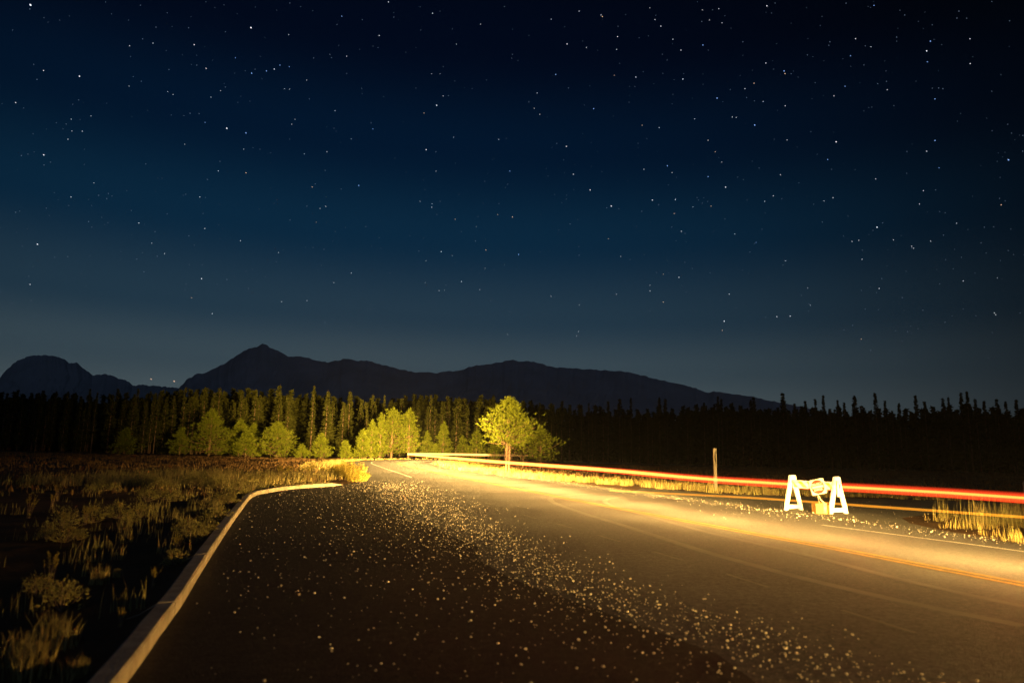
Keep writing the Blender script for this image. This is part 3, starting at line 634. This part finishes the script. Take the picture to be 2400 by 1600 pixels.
# skyline of the forest: disp x -> disp top y
SK = [(-200, 905), (0, 908), (80, 908), (150, 915), (300, 915), (340, 905), (470, 898), (600, 903), (680, 908), (780, 915), (870, 925), (950, 915), (1050, 922), (1140, 918), (1200, 930), (1300, 940), (1400, 945), (1500, 948), (1650, 935), (1750, 940), (1900, 945), (2100, 950), (2230, 940), (2352, 950), (2600, 950)]
def sky_y(x): return float(np.interp(x, [a for a, b in SK], [b for a, b in SK]))
WHERE = [(130, 'at the far left edge under the domed mountain'), (270, 'under the right shoulder of the domed mountain'), (420, 'below the two low orange stars'),
         (540, 'behind the broadest lit young pine'), (670, 'behind the bright cone-shaped pine'), (800, 'behind the small bright pine and tiny sapling'), (880, 'behind the slim conifer pair by the bend'),
         (1010, 'behind the brightest pines at the bend'), (1120, 'between the bend and the twin-trunk pine'), (1300, 'behind the twin-trunk pine group'),
         (1450, 'just right of the pine group'), (1600, 'midway between the pine group and sign post'), (1720, 'straight behind the octagonal sign post'), (1830, 'between the sign post and the barricade'),
         (1960, 'straight behind the barricade'), (2110, 'just right of the barricade'), (2250, 'above the orange marker streak at right'), (9999, 'at the far right edge')]
SHAPE = ['medium', 'slim', 'broad', 'narrow', 'bare-footed', 'needle-thin', 'ragged', 'high-crowned', 'pole-thin']
def describe(x, k, spire):
    tone = 'black' if x < 420 or x > 1300 else ('olive-lit' if x < 880 else 'dim orange-lit'); wh = next(b for a, b in WHERE if x < a)
    return ('%s %s conifer %s%s' % (SHAPE[k], tone, 'rising above the skyline ' if spire else '', wh))
def zone(x):
    if x < 420: return ('black conifer in the unlit forest wall at left, under the far mountain', 'forest conifers at left')
    if x < 880: return ('slender olive-lit conifer in the forest behind the bright row of pines', 'forest conifers behind the lit row')
    if x < 1300: return ('tall conifer dimly lit orange-brown in the forest beyond the bend', 'forest conifers beyond the bend')
    return ('black conifer in the unlit forest wall right of the road', 'forest conifers at right')
def base_depth(x): return float(np.interp(x, [-200, 400, 860, 900, 1300, 1500, 2000, 2600], [116, 116, 124, 148, 132, 108, 92, 84]))
# spires that stick out of the skyline
SP = [(22, 893), (55, 898), (82, 893), (113, 897), (140, 897), (190, 890), (208, 899), (255, 891), (302, 891), (332, 897), (352, 902), (413, 888), (460, 886), (545, 897), (575, 900), (631, 881), (712, 883), (745, 895), (797, 895), (850, 905), (877, 905), (945, 903), (985, 905), (1130, 905), (1238, 922), (1270, 927), (1290, 917), (1335, 926), (1352, 922), (1397, 920), (1424, 912), (1450, 912), (1516, 910), (1530, 912), (1620, 922), (1652, 906), (1660, 912), (1728, 916), (1735, 908), (1803, 898), (1830, 924), (1855, 918), (1878, 915), (1897, 905), (1930, 916), (1945, 922), (1970, 906), (1985, 928), (2018, 900), (2040, 918), (2072, 924), (2112, 905), (2132, 920), (2175, 910), (2188, 908), (2218, 897), (2232, 896), (2250, 912), (2270, 918), (2300, 912), (2320, 920), (2345, 915)]
fr = random.Random(5)
def forest_tree(x, top, dep, k=None, sx=1.0, spire=False):
    p = dpt(D(x), 1060, dep); p.z = 0; H_ = max(3., top_h(D(x), D(top), dep)); k = fr.randrange(8) if k is None else k
    cr, tr = protos[k]; o = empty('conifer_tree', p, fr.uniform(0, 6.28)); q = H_ / 12; o.scale = (q * sx, q * sx, q)
    link('trunk', tr, o); link('crown', cr, o); lb, g = zone(x); tag(o, describe(x, k, spire), 'tree', g); return o
for x, t in SP: forest_tree(x, t, base_depth(x) + fr.uniform(2, 14), fr.choice([3, 5, 8, 6, 1]) if x > 1180 else fr.choice([1, 3, 6, 8]), fr.uniform(.7, 1.1), True)
for i in range(225):
    x = fr.uniform(-70, 2470); dep = base_depth(x) + fr.uniform(0, 16); lo = fr.random() ** 1.5
    top = sky_y(x) + fr.uniform(-14, 8) + lo * 30 * (1 if 420 < x < 1200 else .5)
    forest_tree(x, top, dep, None, fr.uniform(.75, 1.45))
# deeper rows that close the gaps: one mass
rough_T, _, _ = conifer(400, 12, 2.2, .02, 1, .8); rough_T = rough_T.reshape(-1, 6, 3)[::3]; rough_T = rough_T.mean(1, keepdims=True) + (rough_T - rough_T.mean(1, keepdims=True)) * 2.0 ; rough_T = rough_T.reshape(-1, 3)
r_ = np.random.default_rng(9); allT = []
for i in range(640):
    x = -500 + i * 5.6 + r_.uniform(-4, 4); dep = base_depth(x) + 14 + r_.uniform(0, 45); p = dpt(D(x), 1060, dep); top = sky_y(x) + (r_.uniform(-3, 14) if i % 3 else r_.uniform(-16, 2)); H_ = top_h(D(x), D(top), dep); q = H_ / 12; a = r_.uniform(0, 6.28)
    c, s_ = math.cos(a), math.sin(a); V = rough_T * q; V = V * np.array([1.15, 1.15, 1]); V = np.stack([V[:, 0] * c - V[:, 1] * s_ + p.x, V[:, 0] * s_ + V[:, 1] * c + dep, V[:, 2]], 1); allT.append(V)
tag(link('forest', tri_mesh('forest', np.concatenate(allT), M['needle_forest'])), 'dense dark conifer forest filling the space behind the front trees', 'forest', kind='stuff')

# ================================================================ MOUNTAINS
def mountain(name, prof_, depth, label, seed, lo=60):
    r = random.Random(seed); xs = [p[0] for p in prof_]; ys = [p[1] for p in prof_]; X = np.arange(xs[0], xs[-1] + .1, 6.0 if depth < 8000 else 4.0)
    Y = np.interp(X, xs, ys); ridge = [dpt(D(float(a)), D(float(b)) + r.uniform(-1.6, 1.2), depth) for a, b in zip(X, Y)]
    rows = 26; v = []; f = []; ncol = len(ridge); ph1 = [r.uniform(0, 6) for _ in range(8)]
    for j in range(rows + 9):
        if j <= rows: t = j / rows; back = 0
        else: t = 1.0 - (j - rows) / 9; back = 1
        for i, p in enumerate(ridge):
            hgt = (p.z + 40) * (t ** 1.35 if not back else t) - 40
            g = mnoise.fractal(Vector((p.x * .0011, t * 3.2, seed * 7.1)), .9, 2.1, 5) * depth * .022 * math.sin(math.pi * t)
            yv = depth * (.72 + .28 * t) if not back else depth * (1 + .25 * (1 - t)); k_ = yv / depth
            v.append((p.x * (k_ if not back else 1) , yv + g * 1.5, max(-40, hgt * (k_ if False else 1) + g * .35 * (0 if back else 1) + r.uniform(-1, 1) * depth * .0012 * math.sin(math.pi * t))))
    for j in range(rows + 8):
        for i in range(ncol - 1): a = j * ncol + i; f.append((a, a + 1, a + ncol + 1, a + ncol))
    o = link(name, mesh(name, v, f, M['rock'])); return tag(o, kind='structure')
MAIN = [(380, 960), (400, 905), (415, 888), (430, 870), (440, 866), (452, 857), (470, 858), (480, 851), (505, 840), (520, 833), (535, 822), (560, 805), (575, 799), (588, 797), (600, 790), (612, 792), (622, 799), (640, 806), (662, 819), (675, 818), (690, 817), (715, 824), (735, 829), (752, 832), (770, 829), (795, 823), (815, 828), (850, 829), (880, 838), (920, 849), (960, 855), (985, 854), (1000, 857), (1020, 853), (1060, 851), (1075, 844), (1090, 840), (1140, 834), (1160, 829), (1180, 826), (1190, 831), (1212, 829), (1240, 834), (1260, 841), (1275, 844), (1310, 845), (1345, 848), (1400, 851), (1440, 854), (1500, 868), (1560, 882), (1600, 892), (1625, 901), (1642, 899), (1680, 904), (1730, 911), (1760, 918), (1830, 932), (1900, 950), (2000, 975)]
LEFT = [(-160, 960), (-60, 930), (-20, 890), (0, 868), (8, 856), (15, 850), (28, 838), (40, 828), (52, 824), (60, 820), (72, 817), (85, 816), (100, 816), (120, 817), (135, 821), (150, 824), (158, 836), (166, 833), (178, 832), (185, 842), (195, 849), (205, 856), (215, 863), (226, 861), (240, 859), (252, 861), (262, 865), (275, 871), (290, 873), (298, 879), (305, 886), (318, 884), (330, 884), (350, 886), (375, 888), (400, 889), (430, 893), (480, 910), (560, 960)]
mountain('mountain', MAIN, 7000, '', 3); mountain('mountain_butte', LEFT, 9500, '', 4)

# ================================================================ STARS
def star_obj(name, pts, m, label):
    v = []; f = []
    for px, py, rpx in pts:
        d = ray(px, py).normalized(); Rr = 30000.; c = Vector((0, 0, EYE)) + d * Rr; r = rpx / 1600 * Rr
        u = d.cross(Vector((0, 0, 1))).normalized(); w_ = u.cross(d); b = len(v)
        ax = (u * .8 - w_ * .6); ay = (u * .6 + w_ * .8)      # short drift of the stars, down to the right
        v += [c + ax * r * 1.45, c + ay * r, c - ax * r * 1.45, c - ay * r, c + d * r, c - d * r]
        for q in ((0, 1, 4), (1, 2, 4), (2, 3, 4), (3, 0, 4), (1, 0, 5), (2, 1, 5), (3, 2, 5), (0, 3, 5)): f.append(tuple(b + i for i in q))
    return tag(link(name, mesh(name, v, f, m)), label, 'stars', kind='stuff')
W1 = [(1153, 128, 3), (1042, 590, 2.8), (365, 351, 2.4), (140, 24, 3.5), (2006, 484, 2.4), (1958, 688, 2.2), (2027, 1156, 2.0), (2120, 1293, 1.9), (926, 1280, 2.2), (1742, 164, 1.7), (892, 206, 1.9), (1260, 318, 1.9), (947, 315, 1.8), (201, 712, 2.2), (172, 1122, 2.3), (1592, 259, 1.6), (1987, 62, 1.7), (1784, 10, 1.6), (1539, 509, 1.4), (2036, 442, 1.4), (1983, 952, 1.6), (918, 905, 1.7), (1003, 785, 1.5), (638, 1024, 1.5), (941, 1050, 1.5), (1105, 1106, 1.4), (975, 1440, 1.6), (326, 905, 1.6), (200, 325, 1.6), (138, 1306, 1.6), (1398, 707, 1.3), (1614, 1254, 1.3), (1533, 1298, 1.3), (2097, 204, 1.3), (2208, 112, 1.3), (1326, 160, 1.2), (1013, 417, 1.2), (849, 663, 1.2), (1409, 369, 1.2), (1355, 549, 1.3), (1330, 410, 1.2), (1307, 408, 1.2), (1340, 571, 1.2), (1502, 697, 1.2), (1614, 638, 1.2), (1279, 1160, 1.3), (1293, 1386, 1.3), (1410, 1381, 1.2), (697, 1117, 1.3), (756, 1165, 1.4), (1119, 685, 1.2), (431, 840, 1.3), (2084, 631, 1.2), (2291, 641, 1.2), (2003, 786, 1.2), (2204, 1330, 1.3), (2331, 1536, 1.4), (1983, 340, 1), (2022, 340, 1), (1956, 1198, 1.3), (2078, 1175, 1.2), (2318, 1216, 1.2), (2228, 1233, 1.1), (1929, 925, 1.2), (1985, 937, 1.2), (2188, 1042, 1.2), (1953, 1298, 1.1), (2017, 1335, 1.2), (2042, 1333, 1.2), (2254, 1380, 1.1), (1497, 948, 1.3), (1470, 958, 1.2), (770, 422, 1.1), (795, 435, 1.2), (969, 447, 1.2), (593, 396, 1.1), (378, 603, 1.3), (312, 640, 1.3), (330, 602, 1.1), (327, 548, 1.2), (72, 472, 1.6), (595, 211, 1.3), (703, 199, 1.3), (418, 533, 1.1)]
O1 = [(1130, 794, 1.9), (1434, 859, 1.7), (2232, 1148, 1.8), (2091, 1007, 1.5), (2286, 986, 1.4), (1948, 520, 1.6), (880, 1368, 1.5), (1454, 1021, 1.2)]
B1 = [(1130, 611, 2.2), (1156, 337, 2.0), (1648, 852, 1.9), (1224, 327, 1.8), (1286, 300, 1.5), (1329, 307, 1.3), (1570, 75, 1.5), (1713, 593, 1.4), (2342, 786, 1.7), (1082, 266, 1.3), (942, 563, 1.2)]
W2 = [(253, 203, 1.9), (485, 169, 1.8), (684, 121, 1.9), (657, 91, 1.5), (785, 364, 1.9), (569, 355, 1.7), (250, 673, 2.1), (282, 801, 1.9), (359, 873, 2.1), (456, 947, 2.7), (645, 919, 2.2), (751, 917, 1.7), (981, 860, 2.3), (1489, 652, 2.6), (1677, 1044, 2.5), (975, 1475, 2.6), (1278, 1452, 2.1), (1217, 1454, 1.8), (1171, 28, 2.1), (1905, 235, 2.2), (1166, 290, 1.7), (776, 231, 1.6), (676, 587, 1.5), (839, 547, 1.4), (739, 181, 1.5), (778, 1062, 1.6), (767, 1274, 1.8), (634, 1336, 1.7), (634, 1310, 1.3), (1200, 900, 1.6), (1161, 925, 1.4), (1433, 923, 1.5), (1475, 909, 1.4), (1671, 822, 1.5), (1687, 1325, 1.8), (1752, 1101, 1.4), (1593, 1104, 1.4), (1562, 1109, 1.4), (1256, 1198, 1.4), (1023, 1075, 1.4), (998, 1351, 1.6), (1070, 408, 1.3), (1255, 487, 1.6), (1479, 441, 1.4), (2104, 179, 1.6), (2105, 293, 1.6), (1578, 179, 1.5), (1649, 216, 1.3), (1905, 695, 1.6), (2216, 1437, 1.7), (2222, 1445, 1.4), (115, 428, 1.4), (500, 1178, 1.3), (102, 498, 1.2), (128, 526, 1.2), (1264, 643, 1.4), (1233, 803, 1.4), (901, 645, 1.3), (963, 745, 1.2), (1012, 538, 1.4), (1030, 540, 1.4), (606, 778, 1.4), (735, 793, 1.4), (831, 950, 1.3), (1608, 1191, 1.5), (1359, 1322, 1.3), (1370, 1401, 1.3), (309, 1401, 1.4), (479, 1351, 1.3), (179, 1361, 1.3), (305, 1522, 1.3), (297, 1543, 1.3), (1890, 876, 1.5), (2042, 1025, 1.4), (1923, 1108, 1.4), (1836, 1131, 1.4), (1845, 1140, 1.3), (2073, 1290, 1.4), (2230, 1276, 1.4), (1872, 938, 1.4), (1724, 413, 1.4), (1154, 467, 1.4), (907, 93, 1.3), (965, 106, 1.3), (950, 41, 1.3), (875, 47, 1.3), (633, 37, 1.2), (308, 52, 1.3), (180, 89, 1.2), (481, 228, 1.4), (342, 219, 1.3), (409, 70, 1.5)]
O2 = [(415, 77, 2.0), (1254, 339, 2.0), (1112, 383, 1.9), (934, 698, 1.7), (443, 1097, 1.5), (695, 1387, 1.9), (695, 1259, 1.5), (966, 1517, 1.8), (745, 981, 1.7), (598, 576, 1.5), (2247, 941, 1.9), (915, 947, 1.5), (470, 346, 1.4), (1605, 1557, 1.5), (2, 997, 1.9)]
B2 = [(942, 451, 2.2), (1115, 575, 2.3), (1250, 327, 2.1), (375, 500, 1.9), (201, 343, 1.8), (714, 762, 2.0), (901, 812, 1.8), (1450, 733, 1.7), (1922, 190, 1.9), (1943, 646, 1.9), (2281, 735, 2.4), (30, 1169, 1.9), (877, 208, 1.8), (1943, 455, 1.6), (1908, 285, 1.5), (1530, 397, 1.5), (1555, 257, 1.5), (1121, 1113, 1.4), (1962, 771, 1.4), (1663, 26, 1.5)]
q = 1200 / 2352
c1 = lambda l: [(a * q, b * q, r) for a, b, r in l]; c2 = lambda l: [(1200 + a * q, b * q, r) for a, b, r in l]
SS = .40
def sz(l): return [(a, b, r * SS) for a, b, r in l]
star_obj('white_stars', sz(c1(W1) + c2(W2)), star_mat('star_white', (.85, .9, 1.0), 1.7), 'scattered white stars over the whole night sky')
star_obj('orange_stars', sz(c1(O1) + c2(O2) + [(354, 888, 2.9), (408, 893, 3.4)]), star_mat('star_orange', (1, .6, .38), 1.4), 'few orange stars, two of them low between the mountains')
star_obj('blue_stars', sz(c1(B1) + c2(B2)), star_mat('star_blue', (.25, .48, 1.0), 1.8), 'few blue stars high in the night sky')
rs = random.Random(21); fl = []
while len(fl) < 1500:
    x, y = rs.uniform(-400, 2800), rs.uniform(-500, 880)
    fl.append((x, y, rs.choice([.3, .35, .4, .45, .55])))
star_obj('faint_stars', fl, star_mat('star_faint', (.45, .6, .85), .55), 'many faint stars dusting the night sky')

# ================================================================ SIGN POST, BARRICADE
p = gpt(1677, 1150); post = tag(empty('sign_post', p, R(4)), 'pale wooden post with an octagonal sign seen edge-on in the grass verge', 'sign')
v = []; f = []; hp = top_h(1677, 1050, p.y); box(v, f, -.075, .075, -.06, .06, 0, hp); bevel(link('post', mesh('post', v, f, M['wood']), post), .008)
v = []; f = []; R8 = .38
for y in (-.004, .004):
    for k in range(8): a = R(22.5 + 45 * k); v.append(Vector((R8 * math.cos(a), y, R8 * math.sin(a))))
f = [tuple(range(8))[::-1], tuple(range(8, 16))] + [(k, (k + 1) % 8, 8 + (k + 1) % 8, 8 + k) for k in range(8)]
sp_ = link('sign_plate', mesh('sign_plate', v, f, M['sign_back']), post, (.092, .12, hp - .42)); sp_.rotation_euler = (0, 0, R(72))
p = gpt(2398, 1178); mk = tag(empty('marker_post', p), 'thin grey post leaning at the extreme right edge beside the verge', 'post')
v = []; f = []; tube(v, f, [(0, 0, 0), (.12, 0, .85)], [.03, .03], 6); box(v, f, .06, .12, -.01, .01, .6, .8); link('post', mesh('post', v, f, M['sign_back']), mk)

A = Vector((8.80, 21.6, 0)); B = Vector((9.69, 20.56, 0)); ax = (B - A).normalized(); ang = math.atan2(ax.y, ax.x)
bar = tag(empty('barricade', (A + B) / 2, ang), 'white plastic A-frame road barricade with a striped board, closing the side road', 'barricade')
Lb = (B - A).length / 2
def a_frame(x):
    # A shape in the local y-z plane, legs, head, foot bar, 9 cm thick
    t = .045; pr = []
    outer = [(-.37, 0), (-.27, 0), (-.25, .05), (.25, .05), (.27, 0), (.37, 0), (.33, .18), (.145, .86), (.115, 1.04), (.09, 1.07), (-.09, 1.07), (-.115, 1.04), (-.145, .86), (-.33, .18)]
    hole = [(-.225, .17), (.225, .17), (.05, .74), (-.05, .74)]
    import bmesh
    bm = bmesh.new(); ov = [bm.verts.new((0, a, b)) for a, b in outer]; hv = [bm.verts.new((0, a, b)) for a, b in hole]
    es = [bm.edges.new((ov[i], ov[(i + 1) % len(ov)])) for i in range(len(ov))] + [bm.edges.new((hv[i], hv[(i + 1) % 4])) for i in range(4)]
    bmesh.ops.triangle_fill(bm, edges=es, use_beauty=True)
    g = bmesh.ops.extrude_face_region(bm, geom=bm.faces[:]); bmesh.ops.translate(bm, verts=[e for e in g['geom'] if isinstance(e, bmesh.types.BMVert)], vec=(2 * t, 0, 0))
    bmesh.ops.translate(bm, verts=bm.verts[:], vec=(-t, 0, 0)); bmesh.ops.recalc_face_normals(bm, faces=bm.faces[:]); me = bpy.data.meshes.new('a_frame'); bm.to_mesh(me); bm.free(); me.materials.append(M['plastic'])
    o = link('a_frame', me, bar, (x, 0, 0)); o.rotation_euler = (0, 0, R(-16)); bevel(o, .012); return o
a_frame(-Lb); a_frame(Lb)
ZB = .80; HB = .115
v = []; f = []; box(v, f, -Lb + .058, Lb - .058, -.115, -.085, ZB - HB, ZB + HB); bd = link('board', mesh('board', v, f, M['board_white']), bar); bevel(bd, .004)
x0, x1 = -Lb + .06, Lb - .06; xs = x0 - .12; k = 0
while xs < x1:
    w_ = .13; sl = .17; pts = []
    P4_ = [(xs, ZB + HB - .03), (xs + w_, ZB + HB - .03), (xs + w_ + sl, ZB - HB + .03), (xs + sl, ZB - HB + .03)]
    # clip at the board's ends
    P4_ = [(min(max(a, x0 + .01), x1 - .01), b) for a, b in P4_]
    if max(a for a, b in P4_) - min(a for a, b in P4_) > .05:
        v = [(a, -.118, b) for a, b in P4_] + [(a, -.082, b) for a, b in P4_]
        link('stripe', mesh('stripe', v, [(0, 3, 2, 1), (4, 5, 6, 7)], M['board_yellow']), bd)
    xs += .28; k += 1
v = []; f = []; box(v, f, Lb + .058, Lb + .10, -.15, .03, ZB - .30, ZB + .15); ec = link('board_end', mesh('board_end', v, f, M['plastic']), bar); bevel(ec, .015)
v = []; f = []; box(v, f, Lb + .1, Lb + .104, -.09, -.03, ZB - .05, ZB + .05); link('reflector', mesh('reflector', v, f, M['board_yellow']), ec)
v = []; f = []; box(v, f, -.06, .06, -.30, -.296, .10, .13)

# the tilted regulatory sign leaning on the board
face = math.atan2(-9.2, 21.0)
pc = (A + B) / 2 + Matrix.Rotation(ang, 3, 'Z') @ Vector((.17, -.135, .75))
sg = empty('traffic_sign', pc); sg.rotation_euler = (Matrix.Rotation(ang + R(4), 4, 'Z') @ Matrix.Rotation(R(-14), 4, 'Y')).to_euler()
tag(sg, 'tilted white sign with red disc reading DO NOT ENTER at the barricade board', 'sign')
v = []; f = []; S = .225; rc = .04; ring = []
for cx, cz, a0 in ((S - rc, S - rc, 0), (-S + rc, S - rc, 90), (-S + rc, -S + rc, 180), (S - rc, -S + rc, 270)):
    for k in range(5): a = R(a0 + 22.5 * k); ring.append((cx + rc * math.cos(a), cz + rc * math.sin(a)))
nr = len(ring); v = [(a, -.003, b) for a, b in ring] + [(a, .003, b) for a, b in ring]
f = [tuple(range(nr)), tuple(range(nr, 2 * nr))[::-1]] + [(k, k + nr, (k + 1) % nr + nr, (k + 1) % nr) for k in range(nr)]
plate = link('plate', mesh('plate', v, f, M['board_white']), sg)
v = [(.2 * math.cos(R(k * 10)), -.006, .2 * math.sin(R(k * 10))) for k in range(36)]; link('red_disc', mesh('red_disc', v, [tuple(range(36))], M['sign_red']), sg)
v = []; f = []; box(v, f, -.165, .165, -.012, -.009, -.028, .028); link('white_bar', mesh('white_bar', v, f, M['board_white']), sg)
def text(s_, size, z, name):
    cu = bpy.data.curves.new(name, 'FONT'); cu.body = s_; cu.size = size; cu.align_x = 'CENTER'; cu.align_y = 'CENTER'; cu.offset = .0018
    t_ = bpy.data.objects.new(name, cu); col.objects.link(t_); dg = bpy.context.evaluated_depsgraph_get(); me = bpy.data.meshes.new_from_object(t_.evaluated_get(dg)); bpy.data.objects.remove(t_)
    me.materials.clear(); me.materials.append(M['board_white']); o = link(name, me, sg, (0, -.009, z)); o.rotation_euler = (R(90), 0, 0); return o
text('DO NOT', .085, .085, 'lettering'); text('ENTER', .085, -.085, 'lettering')

pb = gpt(1924, 1203); bxo = tag(empty('equipment_box', pb, face + R(25)), 'ochre box with a pale yellow canister front standing between the barricade legs', 'box')
v = []; f = []; box(v, f, -.20, .02, -.13, .15, 0, .30); bevel(link('box', mesh('box', v, f, M['box']), bxo), .008)
v = []; f = []; tube(v, f, [(.10, -.02, 0), (.10, -.02, .29)], [.075, .075], 20); tube(v, f, [(.10, -.02, .29), (.10, -.02, .305)], [.078, .078], 20); link('canister', mesh('canister', v, f, M['pail'], True), bxo)
v = []; f = []; box(v, f, .185, .205, -.12, .12, 0, .27); link('side_panel', mesh('side_panel', v, f, M['box']), bxo)
v = []; f = []
base_w = Vector(pc) + Vector((0, 0, -.23))
for dx, dy in ((-.02, 0), (.10, -.01), (.15, .03)):
    e = Vector((pb.x + dx, pb.y + dy, .30)); a = Vector((base_w.x, base_w.y, base_w.z)); m_ = a.lerp(e, .5) + Vector((-.02, 0, -.02))
    tube(v, f, [a, m_, e], .009, 5)
cb = link('cable', mesh('cable', v, f, M['cable'])); tag(cb, 'three pale cables running down from the tilted sign to the ochre box', 'cable')

# ================================================================ LIGHT TRAILS OF THE CAR
TR = [gpt(D(x), D(y), z) for x, y, z in ((3300, 1240, 1.0), (2800, 1192, 1.0), (2352, 1143, 1.0), (2000, 1121, 1.0), (1643, 1101, 1.0), (1372, 1077, 1.0), (1121, 1058.5, 1.0), (1010, 1049, 1.0))]
TR += [Vector((-13.2, 90, 1.0)), Vector((-13.9, 101, 1.0))]
trail = tag(empty('light_trail', (0, 0, 0)), 'long red and yellow streak of car tail lights sweeping along the far lane', 'light trail')
def ell(name, pl, ry, rz, m, power, parent=None, nseg=10):
    v = []; f = []; pw = []; nn = len(pl)
    for i, p in enumerate(pl):
        a = pl[max(0, i - 1)]; b = pl[min(nn - 1, i + 1)]; t = (b - a).normalized(); u = Vector((t.y, -t.x, 0)).normalized()
        kz = rz(i / (nn - 1), p) if callable(rz) else rz
        for k in range(nseg): an = 2 * math.pi * k / nseg; v.append(p + u * math.cos(an) * ry + Vector((0, 0, 1)) * math.sin(an) * kz); pw.append(power(p))
    for i in range(nn - 1):
        for k in range(nseg): a = i * nseg + k; b = i * nseg + (k + 1) % nseg; f.append((a, b, b + nseg, a + nseg))
    me = mesh(name, v, f, m, True); at = me.attributes.new('power', 'FLOAT', 'POINT'); at.data.foreach_set('value', pw); return link(name, me, parent)
TL = spline(TR, 2.0)
MR = glow('red_tail_glow', (1.0, .055, .012), .75); MC = glow('amber_core_glow', (1.0, .50, .07), .9); MO = glow('orange_marker_glow', (1.0, .36, .02), .42)
rise = lambda p: float(np.interp(p.y, [8, 14, 18, 27, 45, 90], [.75, .85, 1.0, 1.5, 2.2, 2.6]))
for k_, (z_, q_) in enumerate(((.098, .22), (.080, .3), (.058, .38))): ell('left_lamp_streak', TL, .02 + .004 * k_, z_, MR, lambda p, q_=q_: rise(p) * q_, trail)
for k_, (z_, q_) in enumerate(((.068, .25), (.05, .4))): ell('right_lamp_streak', [p + Vector((.012, 0, -.035)) for p in TL], .017 + .004 * k_, z_, MR, lambda p, q_=q_: rise(p) * q_, trail)
for k_, (z_, q_) in enumerate(((1.0, .4), (.7, .5))): ell('amber_streak', TL, .011 - .003 * k_, lambda t, p, z_=z_: z_ * float(np.interp(p.y, [10, 16, 25, 45, 90], [.022, .034, .062, .10, .13])), MC, lambda p, q_=q_: rise(p) * q_, trail)
OT = spline([gpt(D(x), D(y), .72) for x, y in ((3000, 1240), (2352, 1187), (2000, 1162), (1750, 1144), (1560, 1134), (1400, 1126))], 1.0)
ot = ell('marker_trail', OT, .015, .022, MO, lambda p: max(.0, min(1.0, (24 - p.y) / 9)) ** 1.3)
tag(ot, 'thin orange streak below the tail-light trail, left by a side marker lamp', 'light trail')
FT = spline([gpt(D(947), D(1042), .95), gpt(D(985), D(1043), .95), gpt(D(1040), D(1044.6), .95), gpt(D(1095), D(1046), .95), gpt(D(1130), D(1047), .95)], 2.0)
FT = spline([Vector((-13.9, 101, .98)), Vector((-11.5, 108.5, .98)), Vector((-7, 113.5, .98)), Vector((0, 117, .98)), Vector((4, 117.8, .98))], 1.0)
MF = glow('far_lamp_glow', (1.0, .42, .10), 1.6)
ft = ell('far_trail', FT, .05, .17, MF, lambda p: 1.0 if p.x < -3.5 else .10)
tag(ft, 'short glowing streak beyond the bend, running right behind the roadside pines', 'light trail')
# ================================================================ NIGHT AIR
v = []; f = []; box(v, f, -13000, 13000, -3000, 12600, -60, 1450)
hm = bpy.data.materials.new('night_air'); hm.use_nodes = True; hn = hm.node_tree; hn.nodes.clear()
ho = hn.nodes.new('ShaderNodeOutputMaterial'); hv = hn.nodes.new('ShaderNodeVolumePrincipled'); hn.links.new(hv.outputs[0], ho.inputs['Volume'])
hv.inputs['Color'].default_value = (.86, .9, 1, 1); hv.inputs['Density'].default_value = HAZE; hv.inputs['Anisotropy'].default_value = .2
tag(link('haze', mesh('haze', v, f, hm)), 'thin pale night air over the valley', 'haze', kind='stuff')
print('tris', sum(len(m_.polygons) for m_ in bpy.data.meshes))
